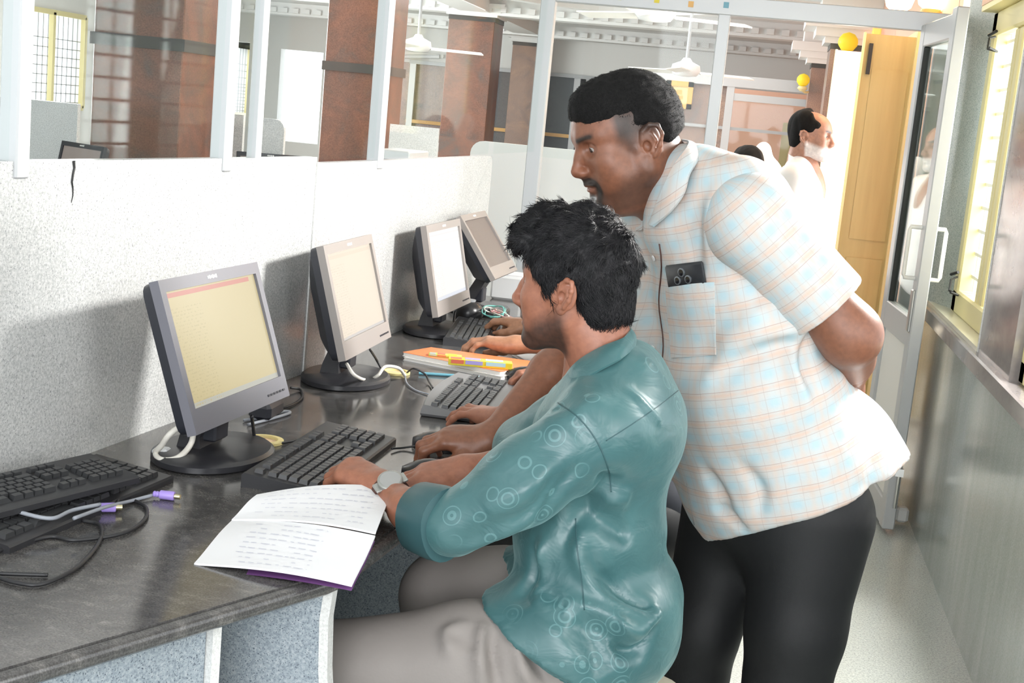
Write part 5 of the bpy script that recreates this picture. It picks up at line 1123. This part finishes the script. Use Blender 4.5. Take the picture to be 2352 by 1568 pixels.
def shoes(root,pts,d,mat='shoe'):
    d=np.array(d,float)/np.linalg.norm(d)
    for p in pts:
        s=SDF(); s.frame((p[0],p[1],0),d,(0,0,1)); s.cap((-.05,0,.04),(.12,0,.03),.04,.036,.03); s.cap((-.04,0,.06),(.02,0,.075),.036,.034,.03); s.half((0,0,.003),(0,0,-1)); v,f=s.mesh(.009,.03); npmesh('shoe',v,f,mat,root)
shoes(yo,((-.56,2.02),(-.47,2.34)),(-1,0,0))
# wrist watch
w=tag(bpy.data.objects.new('watch',None)); COL.objects.link(w); w.parent=yo; w.matrix_parent_inverse=yo.matrix_world.inverted()
fd=(wr-el)/np.linalg.norm(wr-el); wc=wr-fd*.028
ringtube(wc-fd*.010,wc+fd*.010,[(0,.0275),(0,.0305),(1,.0305),(1,.0275),(0,.0275)],'watch_strap','strap_brown',w,24,(1.05,.95))
q=Vector(wc)+Vector((.002,-.016,.0255)); fdv=Vector(fd); nz_=Vector((.02,-.62,1)).normalized(); sd=nz_.cross(fdv).normalized(); fdv=sd.cross(nz_)
b=MB(); b.lathe([(.018,-.004),(.0215,-.002),(.0215,.004),(.019,.006)],q,28,(fdv,sd,nz_)); b.build('watch_case','watch_silver',w,40); b=MB(); b.lathe([(.0175,.0061),(.001,.0066)],q,24,(fdv,sd,nz_)); b.build('dial','grey_dial',w)
for s in (-1,1): b=MB(); b.box(q+sd*(s*.024)+nz_*(-.004),(.020,.010,.005),(fdv,sd,nz_),bev=.001); b.build('watch_lug','watch_silver',w)
# plastic stools
def stool(x,y,z,label):
    t=thing('plastic_stool',label,'stool',(x,y,0)); b=MB(); b.lathe([(.15,z-.03),(.165,z-.02),(.165,z-.006),(.15,z),(.001,z)],(x,y,0),24,sx=1,sy=1); b.build('seat','plastic_cream',t,50)
    for sx in (-1,1):
        for sy in (-1,1): b=MB(); b.tube([(x+sx*.10,y+sy*.10,z-.02),(x+sx*.15,y+sy*.15,0)],[.024,.018],8); b.build('leg','plastic_cream',t,60)
stool(-.15,2.2,.475,'cream plastic stool under the young man in teal'); 
# ================================================================== the standing man
SKM=(.225,.092,.052)
mn=person('standing heavy-set man in a pale checked short-sleeved shirt, bending over the young man',(.12,2.62,0))
f3=np.array((-.895,-.446,0)); pd=R(22); H2=SDF(); mp=dict(fat=.007,jaw=1.04,stubble=.5,goatee=.95,moustache=1.,fade=.85,neck=(-.055,-.125),neckr=.064)
H2.frame((-.238,2.56,1.412),f3*math.cos(pd)-np.array((0,0,1))*math.sin(pd),f3*math.sin(pd)+np.array((0,0,math.cos(pd))),1.02)
add_head(H2,mp); H2.ell((.03,0,-.098),(.05,.045,.03),.03); V,F=H2.mesh(.0024); hv=(V,F); hc=head_color(H2.inv(V),SKM,mp)
eyeball(H2,1,(.95,.03,-.25),mn); eyeball(H2,-1,(.95,.03,-.25),mn)
# torso frame
po=np.array((.135,2.63,.80)); tz=np.array((-.205,-.055,.58)); fx=np.array((-.86,-.51,0.)); 
TF=SDF(); TF.frame(po,fx,tz)
tw=lambda *q: TF.T(q)
shL=X(1738,520,2.45); elL=X(1952,768,2.46); wrL=X(1950,885,2.76)
shR=np.array((-.13,2.74,1.26)); elR=np.array((-.30,2.80,1.03)); wrR=np.array(onz(1132,1010,DZ+.058))
A3=SDF(); fh=np.array(onz(1012,966,DZ+.088))-wrR; fh[2]=.035; add_hand(A3,wrR,fh,(0,-.3,1),1,[(26,56,30,4),(26,56,28,0),(28,54,28,-5),(32,52,28,-12),[(.028,.024,-.012),(.052,.044,-.020),(.082,.052,-.030),(.106,.048,-.040)]],1.06,elR,(.029,.042)); a3=A3.mesh(.0023)
A4=SDF(); add_hand(A4,wrL,np.array((.03,.5,-.35)),(.6,.2,.3),1,[(40,50,30,3)]*4+[[(.028,.024,-.012),(.052,.040,-.024),(.08,.04,-.04),(.1,.03,-.05)]],1.05,elL+(wrL-elL)*.2,(.031,.046)); a4=A4.mesh(.0036)
B2=SDF(); B2.chain([(-.135,2.56,1.325),tuple(tw(0,0,.38)),tuple(tw(0,0,.1))],[.058,.12,.13],.05); B2.chain([tuple(tw(0,0,.46)),tuple(shL),tuple(elL),tuple(elL+(wrL-elL)*.45)],[.06,.058,.053,.050],.03); B2.chain([tuple(tw(0,0,.46)),tuple(shR),tuple(elR),tuple(elR+(wrR-elR)*.3)],[.06,.055,.046,.044],.03); b2=B2.mesh(.0065)
V,F=merge(hv,a3,a4,b2); n2=len(V)-len(hv[0]); npmesh('body',V,F,'skin',mn,np.concatenate([hc,np.tile(SKM,(n2,1))]))
# close-cropped hair with a faded side
HR2=SDF(); HR2.frame(H2.o,H2.M[:,0],H2.M[:,2],1.02)
HR2.ell((-.010,0,.048),(.101,.0775,.086),0); HR2.ell((.043,0,.086),(.048,.058,.038),.03); HR2.ell((-.055,0,.02),(.052,.066,.06),.03)
HR2.ell((.107,0,.004),(.060,.12,.066),.010,'s'); HR2.ell((.035,0,-.066),(.105,.13,.088),.015,'s'); HR2.ell((-.006,.09,-.006),(.026,.034,.036),.010,'s'); HR2.half((0,0,-.035),(-.35,0,-1))
HR2.disp(lambda P: -.0012*wn(P,260,4)); V,F=HR2.mesh(.0028); N=vnormals(V,F); hr2=npmesh('hair',V,F,'hair_short',mn)
_h2=HR2
def flow2(P):
    L=_h2.inv(P); d=np.zeros_like(L); d[:,0]=.8*(L[:,2]>.06); d[:,2]=-.9*(L[:,2]<.09)-.1; return d@_h2.M.T
sv,sf=strands(V,F,N,5000,flow2,.005,.0004,.0012,9,.5); o=npmesh('hair_strands',sv,sf,'hair_short',hr2); o['kind']='stuff'
# shirt torso (in the torso frame) and its cloth coordinate
S=SDF(); S.frame(po,fx,tz)
S.ell((.02,0,.02),(.185,.215,.17),0); S.ell((.045,0,.19),(.180,.215,.17),.07); S.ell((.015,0,.37),(.150,.205,.16),.06); S.ell((-.055,0,.40),(.10,.19,.14),.05)
S.cap((-.01,-.14,.475),(-.01,.14,.475),.070,k=.06); S.cap((-.015,-.07,.545),(-.015,.07,.545),.060,k=.06)
S.frame((0,0,0),(1,0,0),(0,0,1)); S.chain([tuple(X(1562,405,2.565)),tuple(X(1600,500,2.56)),tuple(TF.T((.0,0,.40)))],[.056,.095,.14],.05); S.chain([tuple(X(1600,412,2.55)),tuple(X(1690,455,2.50)),tuple(X(1745,525,2.46))],[.050,.066,.072],.05); S.cap(tuple(X(1622,410,2.58)),tuple(X(1720,460,2.60)),.048,.075,.05); S.chain([tuple(X(1560,420,2.60)),tuple(X(1510,500,2.68)),tuple(shR)],[.05,.06,.075],.05); S.chain([tuple(X(1530,600,2.71)),tuple(X(1528,760,2.70)),tuple(X(1540,980,2.68))],[.08,.088,.09],.06); S.frame(po,fx,tz)
S.cap((-.02,0,-.02),(-.04,0,-.22),.205,.215,.06); S.cap((-.10,.02,-.0),(-.16,.03,-.16),.12,.13,.06)
S.frame((0,0,0),(1,0,0),(0,0,1)); ha,hb,hc_=X(1600,1282,2.42),X(1830,1208,2.385),X(2044,1078,2.62); hn=np.cross(hb-ha,hc_-ha); hn*=-np.sign(hn[2]); S.half(tuple(ha),tuple(hn))
pass
S.disp(lambda P: .003*wn(P*np.array((1,1,.6)),22,31)+.0018*wn(P,55,33))
V,F=S.mesh(.0068); V=relax(V,F,2)
Y=2.38
V=folds(V,F,[(ln_((1680,560),(1720,640),(1800,720),Y=2.42),-.016,.018),(ln_((1640,800),(1720,740),(1800,690),Y=2.4),.010,.018),(ln_((1600,880),(1700,800),(1800,760),(1880,770),Y=2.4),.012,.020),(ln_((1640,860),(1760,800),(1860,800),Y=2.4),-.010,.014),
 (ln_((1880,780),(1850,840),(1870,900),Y=2.42),-.012,.014),(ln_((1830,790),(1820,850),(1840,930),Y=2.42),.010,.014),(ln_((1700,1080),(1740,1130),(1735,1190),Y=2.4),-.010,.014),(ln_((1580,1120),(1620,1150),(1660,1200),Y=2.42),-.010,.014),(ln_((1600,1190),(1660,1220),(1700,1250),Y=2.42),-.010,.012),
 (ln_((1660,450),(1650,520),(1640,600),Y=2.45),.010,.014),(ln_((1620,470),(1600,540),(1600,620),Y=2.45),-.008,.012),(ln_((1690,520),(1700,600),(1750,680),Y=2.42),.010,.014),(ln_((1980,960),(1900,1040),(1850,1120),Y=2.45),.007,.025),(ln_((2010,1030),(1950,1110),(1900,1170),Y=2.5),-.008,.022)])
L=TF.inv(V); ang=np.arctan2(L[:,1],L[:,0]+.03); fab=np.stack([ang*.19,L[:,2],0*ang],1)
sh2=npmesh('shirt',V,F,'plaid',mn,None,fab)
def sleeve(a,b_,r0,r1,name,parent,ref):
    s=SDF(); d=(b_-a)/np.linalg.norm(b_-a); s.cap(tuple(a),tuple(b_),r0,r1,0); s.ell(tuple(a-d*.015),(r0*1.02,)*3,.03); s.half(tuple(b_+d*.0),tuple(d),.003)
    s.disp(lambda P: .003*wn(P,30,51)); v,f=s.mesh(.006); v=relax(v,f,2)
    e1=np.cross(d,ref); e1/=np.linalg.norm(e1); e2=np.cross(d,e1); q=v-a; an=np.arctan2(q@e2,q@e1); return npmesh(name,v,f,'plaid',parent,None,np.stack([an*.085+.02,q@d,0*an],1)),v,f
slv,_,_=sleeve(shL,shL+(elL-shL)*.76,.082,.080,'sleeve',sh2,np.array((0,0,1.)))
sleeve(shR,shR+(elR-shR)*.72,.085,.08,'sleeve',sh2,np.array((0,0,1.)))
# collar: folded band with two points
def collar(root,c,fxv,up,rx,ry,mat):
    fxv=np.array(fxv,float); up=np.array(up,float)/np.linalg.norm(up); fxv-=up*(fxv@up); fxv/=np.linalg.norm(fxv); ly=np.cross(up,fxv); n=32; P=[]
    def pt(a,r,z): return np.array(c)+fxv*math.cos(a)*(rx+r)+ly*math.sin(a)*(ry+r)+up*z
    prof=[(-.004,.0),(-.002,.035),(.002,.042),(.010,.036),(.018,.0),(.015,-.001),(.006,.030)]
    fabs=[]
    for r,z in prof:
        row=[]
        for k in range(n+1):
            a=R(20+320*k/n); e=abs(k/n-.5)*2; zz=z+(-.045*e**4 if r>.012 else -.012*e**4); rr=r+(.016*e**3 if r>.012 else 0); row.append(pt(a,rr,zz)); fabs.append((a*.08,zz,0))
        P.append(row)
    V_=np.array(P).reshape(-1,3); m_=n+1; F_=np.array([(i*m_+j,i*m_+j+1,(i+1)*m_+j+1,(i+1)*m_+j) for i in range(len(P)-1) for j in range(n)]); return npmesh('collar',V_,F_,mat,root,None,np.array(fabs))
collar(sh2,(-.116,2.555,1.335),(-.86,-.40,0),(-.36,-.06,1),.070,.068,'plaid') if False else None
strip([(1562,322,2.60),(1580,326,2.55),(1572,345,2.50),(1546,384,2.475),(1522,435,2.47),(1504,480,2.485),(1492,512,2.505)],[(1590,335,2.63),(1608,347,2.56),(1602,372,2.49),(1584,400,2.455),(1570,446,2.445),(1540,486,2.45),(1500,520,2.475)],.0045,'collar','plaid',sh2,8,(.02,.03))
strip([(1562,322,2.60),(1545,345,2.66),(1520,400,2.67),(1490,450,2.66),(1480,490,2.60),(1478,525,2.55)],[(1590,335,2.63),(1570,365,2.69),(1540,420,2.71),(1500,470,2.70),(1462,500,2.66),(1462,530,2.60)],.0045,'collar','plaid',sh2,8,(.0,.0))
# placket, buttons, pocket with a phone: laid on the cloth by casting onto it
bt=bvh_of(sh2)
def cast(px,py_):
    d=ray(px,py_).normalized(); h=bt.ray_cast(CAMP,d); return (h[0],h[1]) if h[0] else (None,None)
def patch(grid_px,th,name,mat,parent,fabscale=None,bulge=0):
    P=[];Nn=[]
    for r in grid_px:
        a=[cast(*q) for q in r]; 
        if any(q[0] is None for q in a): return None
        tv=th*(1+(bulge*(1-len(P)/len(grid_px))**2)) ; P.append([q[0]+q[1]*(th+(tv-th)*math.sin(math.pi*i/(len(a)-1))) for i,q in enumerate(a)]); Nn.append([q[1] for q in a])
    b=MB(); b.grid(P); Q=[[p-n*th*1.5 for p,n in zip(r,nn_)] for r,nn_ in zip(P,Nn)]
    edge=[P[0],[r[-1] for r in P],P[-1][::-1],[r[0] for r in P][::-1]]; eq=[Q[0],[r[-1] for r in Q],Q[-1][::-1],[r[0] for r in Q][::-1]]
    for e,q in zip(edge,eq): b.grid([q,e])
    o=b.build(name,mat,parent,50)
    if fabscale is not None:
        me=o.data; Vv=np.array([v.co for v in me.vertices]); l=TF.inv(Vv); an=np.arctan2(l[:,1],l[:,0]+.03); at=me.attributes.new('Fab','FLOAT_VECTOR','POINT'); at.data.foreach_set('vector',np.stack([an*.19+fabscale[0],l[:,2]+fabscale[1],0*an],1).astype(np.float32).ravel())
    return o
def bil(a,b_,c,d,n,m): return [[(np.array(a)*(1-u)*(1-v)+np.array(b_)*u*(1-v)+np.array(c)*u*v+np.array(d)*(1-u)*v) for u in np.linspace(0,1,n)] for v in np.linspace(0,1,m)]
patch(bil((1530,660),(1641,648),(1645,815),(1543,822),9,9),.0022,'pocket','plaid',sh2,(.02,.022),5.)
ph=[cast(1530,612),cast(1626,600),cast(1629,642),cast(1535,657)]
if all(q[0] for q in ph):
    c=sum((q[0] for q in ph),Vector())/4; n=ph[0][1]+ph[1][1]+ph[2][1]; n.normalize(); ux=(ph[1][0]-ph[0][0]); ux=(ux-n*ux.dot(n)).normalized(); uy=n.cross(ux); c=c+n*.006
    w_=(ph[1][0]-ph[0][0]).length; t=thing('smartphone','black smartphone with round camera lenses sticking out of the checked shirt pocket','phone',c)
    b=MB(); b.box(c-uy*.002,(w_*.94,.044,.009),(ux,uy,n),bev=.003); b.build('phone_body','phone_black',t,40)
    for dx,dy,r in ((-.004,.004,.0085),(-.017,-.010,.008),(.010,-.010,.008)):
        q=c+ux*dx+uy*dy+n*.0045; b=MB(); b.lathe([(r,0),(r,.002),(r*.8,.0025)],q,18,(ux,uy,n)); b.build('lens_ring','lens_ring',t,40); b=MB(); b.lathe([(r*.72,.0026),(.0005,.003)],q,16,(ux,uy,n)); b.build('lens','lens',t)
for px,py_ in ((1503,592),(1500,800),(1535,960)):
    h=cast(px,py_)
    if h[0]: b=MB(); n=h[1]; u=n.orthogonal().normalized(); b.lathe([(.0058,0),(.0058,.002),(.004,.0026),(.001,.002)],h[0]+n*.001,14,(u,n.cross(u),n)); b.build('button','button_shirt',sh2,50)
for a,c in (((1517,640),(1525,900)),):
    pts=[]
    for k in range(14):
        h=cast(1515+4*math.sin(k*.9)+k*.6,560+k*26)
        if h[0]: pts.append(h[0]+h[1]*.0008)
    if len(pts)>2: b=MB(); b.tube(pts,.0016,5); b.build('placket_edge','strap_brown',sh2,180)
pts=[]
for k in range(9):
    h=cast(1578+k*3.4,1110+k*19)
    if h[0]: pts.append(h[0]+h[1]*.0006)
if len(pts)>2: b=MB(); b.tube(pts,.0005,5); b.build('placket_seam','grey_dial',sh2,180)
# trousers
T=SDF(); kl=X(1828,1440,2.50); kr=X(1606,1440,2.62)
T.chain([(.185,2.54,.74),tuple(kl),(kl[0]-.01,2.50,.07)],[.125,.092,.07],.03); T.chain([(.06,2.68,.74),tuple(kr),(kr[0],2.66,.07)],[.12,.078,.065],.03); T.ell((.125,2.62,.74),(.165,.165,.12),.05)
T.disp(lambda P: .003*wn(P*np.array((1,1,.5)),18,71)); V,F=T.mesh(.009); V=relax(V,F,2); npmesh('trousers',V,F,'trousers_dark',mn)
shoes(mn,((kl[0]-.02,2.5),(kr[0]-.01,2.66)),fx)
# ================================================================== people mostly hidden behind these two
def simple_person(label,o,face,seat,skin,shirtmat,hairmat,hp,arms,lean=0,sleeve_=.6,hh=1.0,hres=.004,hairlong=False,pants='trousers_dark',headturn=None):
    """o: point between the hips; arms: list of (wrist, hand frame or None, pose, side)"""
    o=np.array(o,float); f=np.array(face,float); f/=np.linalg.norm(f); l=np.array((-f[1],f[0],0)); u=np.array((0,0,1.)); t=u*math.cos(lean)+f*math.sin(lean); root=person(label,(o[0],o[1],0))
    W=lambda a,b_,c: o+f*a+l*b_+t*c
    ff=f if headturn is None else np.array(headturn,float); H=SDF(); H.frame(W(.02,0,.635),ff,(0,0,1),hh); add_head(H,hp); v,f_=H.mesh(hres); cc=head_color(H.inv(v),skin,hp); vf=[(v,f_)]; n0=len(v)
    B=SDF(); B.chain([W(0,0,.56),W(0,0,.4),W(0,0,.1)],[.055,.11,.12],.05); shs=[W(0,.18,.44),W(0,-.18,.44)]
    for (wrx,fxh,uph,pose,sd,elb),sh in zip(arms,shs):
        wrx=np.array(wrx); elb=np.array(elb); A=SDF(); add_hand(A,wrx,fxh,uph,sd,pose,1.,elb,(.026,.036)); vf.append(A.mesh(.0028)); B.chain([W(0,0,.44),sh,elb],[.05,.045,.037],.03)
    if not seat:
        pass
    vf.append(B.mesh(.009)); V,F=merge(*vf); npmesh('body',V,F,'skin',root,np.concatenate([cc,np.tile(skin,(len(V)-n0,1))]))
    for s in (1,-1): eyeball(H,s,(1,0,-.1),root)
    HR=SDF(); HR.frame(H.o,H.M[:,0],H.M[:,2],hh); HR.ell((-.012,0,.056),(.104,.083,.088),0); HR.ell((-.05,0,.0),(.055,.07,.075),.03)
    if hp.get('bald'): HR.ell((.055,0,.11),(.075,.062,.06),.02,'s')
    HR.ell((.100,0,.004),(.062,.13,.068),.012,'s'); HR.ell((.055,0,-.07),(.085,.13,.085),.012,'s'); 
    for s in (1,-1): HR.ell((-.006,s*.09,-.004),(.022,.03,.03),.006,'s')
    HR.half((0,0,-.062),(-.2,0,-1)); HR.disp(lambda P:-.003*wn(P,110,4)); v,f_=HR.mesh(.004); npmesh('hair',v,f_,hairmat,root)
    S=SDF(); S.ell(W(0,0,.06),(.15,.18,.14),0); S.ell(W(.01,0,.22),(.125,.165,.17),.05); S.ell(W(0,0,.37),(.115,.17,.13),.05); S.cap(W(0,-.15,.45),W(0,.15,.45),.062,k=.05); S.cap(W(-.01,-.06,.495),W(-.01,.06,.495),.05,k=.05)
    for (wrx,fxh,uph,pose,sd,elb),sh in zip(arms,shs): e=sh+(np.array(elb)-sh)*sleeve_; S.cap(sh,e,.068,.058,.03); S.half(e,np.array(elb)-sh,.003) if False else None
    S.half(W(0,0,-.06),(0,0,-1)); S.ell(W(.015,0,.60),(.05,.05,.052),.012,'s'); S.disp(lambda P:.004*wn(P,24,3)); v,f_=S.mesh(.008); v=relax(v,f_,2); sh_=npmesh('shirt',v,f_,shirtmat,root)
    band(W(-.01,0,.50),.066,.066,.035,.004,30,330,-.02,f,'collar',shirtmat,sh_)
    T=SDF(); 
    for s in (1,-1):
        if seat: T.chain([W(0,s*.1,0),W(.36,s*.11,.0),W(.34,s*.11,-o[2]+.08)],[.11,.075,.052],.04)
        else: T.chain([W(0,s*.09,0),o+l*s*.1-u*.42,o+l*s*.1-u*(o[2]-.07)],[.12,.085,.06],.04)
    v,f_=T.mesh(.011); npmesh('trousers',v,f_,pants,root)
    pts=[(W(.36,s*.11,0) if seat else o+l*s*.1) for s in (1,-1)]; shoes(root,[(p[0],p[1]) for p in pts],f); return root
hA=np.array(onz(1165,962,DZ+.05)); hAf=np.array(onz(1046,916,DZ+.055))-hA; hD=np.array(onz(1300,852,DZ+.045)); hDf=np.array(onz(1218,852,DZ+.045))-hD
simple_person('hidden student behind the young man, hands showing at the grey keyboard and mouse',(-.15,3.08,.55),(-1,0,0),True,(.30,.125,.075),'shirt_blue','hair',dict(stubble=.4),
 [(hA,hAf,(0,.1,1),spread_pose,-1,hA+np.array((.21,.05,.10))),(hD,hDf,(0,0,1),mouse_pose,1,hD+np.array((.2,.0,.10)))],0.05,.6)
stool(-.13,3.08,.47,'cream plastic stool under the hidden student at the grey keyboard')
h3=np.array(onz(1190,792,DZ+.05)); h3f=np.array(onz(1125,795,DZ+.035))-h3; h4=np.array(onz(1225,748,DZ+.05)); h4f=np.array(onz(1172,742,DZ+.045))-h4
simple_person('farther student hidden by the standing man, forearm and hands showing at the third keyboard',(-.20,3.86,.55),(-1,0,0),True,(.40,.20,.115),'shirt_olive','hair',dict(stubble=.3),
 [(h3,h3f,(0,.1,1),mouse_pose,-1,h3+np.array((.22,.0,.035))),(h4,h4f,(0,0,1),mouse_pose,1,h4+np.array((.2,-.05,.10)))],0.05,.6)
stool(-.18,3.86,.47,'cream plastic stool under the farther hidden student')
# old man by the bright doorway, seated person beyond
q=np.array(dep(1862,318,6.35)); ofc=np.array((.93,-.25,0)); ofc/=np.linalg.norm(ofc); ol=np.array((-ofc[1],ofc[0],0))
oo=np.array((q[0]-.02,q[1],q[2]-.635)); 
oa=lambda a,b_,c: oo+ofc*a+ol*b_+np.array((0,0,c))
simple_person('old grey-bearded man in a white shirt standing by the bright doorway',tuple(oo),ofc,False,(.42,.22,.15),'shirt_white','hair_grey' if False else 'hair_short',dict(bald=1,neckr=.055,white_beard=1),
 [(oa(.10,.25,-.08),(.3,.1,-1),tuple(ol),mouse_pose,-1,oa(-.02,.26,.15)),(oa(.10,-.25,-.08),(.3,-.1,-1),tuple(-ol),mouse_pose,1,oa(-.02,-.26,.15))],0.,.95,.98,.0045)
q=np.array(dep(1716,388,6.9))
simple_person('seated person with dark hair and a red top, mostly hidden behind the standing man\'s shoulder',(q[0],q[1],q[2]-.655),(-.3,1,0),True,(.35,.17,.11),'shirt_red','hair_short',dict(),
 [(q+np.array((-.2,.3,-.45)),(0,1,0),(0,0,1),mouse_pose,-1,q+np.array((-.25,.05,-.42))),(q+np.array((.2,.3,-.45)),(0,1,0),(0,0,1),mouse_pose,1,q+np.array((.25,.05,-.42)))],0.,.9,1.,.005)
zs=q[2]-.655-.08; stool(q[0],q[1],zs,'cream plastic stool under the seated person in red')
# white cloth hung over a chair back near the old man
q=np.array(dep(1752,352,7.6)); cz=SDF(); cz.ell(q,(.035,.03,.055),0); cz.chain([q,q+np.array((.05,.0,-.10)),q+np.array((.10,.0,-.3)),q+np.array((.1,0,-.62))],[.045,.06,.075,.09],.04); cz.disp(lambda P:.006*wn(P,40,3)); v,f=cz.mesh(.008)
t=thing('draped_chair','white cloth draped over a chair back behind the old man','chair',(q[0]+.1,q[1],0)); npmesh('cloth',v,f,'shirt_white',t); b=MB()
for dx in (-.16,.16):
    for dy in (-.16,.16): b=MB(); b.tube([(q[0]+.1+dx,q[1]+dy,0),(q[0]+.1+dx,q[1]+dy,.45 if dy>0 else q[2]-.25)],.016,8); b.build('leg','plastic_cream',t,60)
b=MB(); b.box((q[0]+.1,q[1],.45),(.38,.38,.03),bev=.006); b.build('seat','plastic_cream',t); b=MB(); b.box((q[0]+.1,q[1]-.16,q[2]-.3),(.36,.025,.16),bev=.006); b.build('backrest','plastic_cream',t)
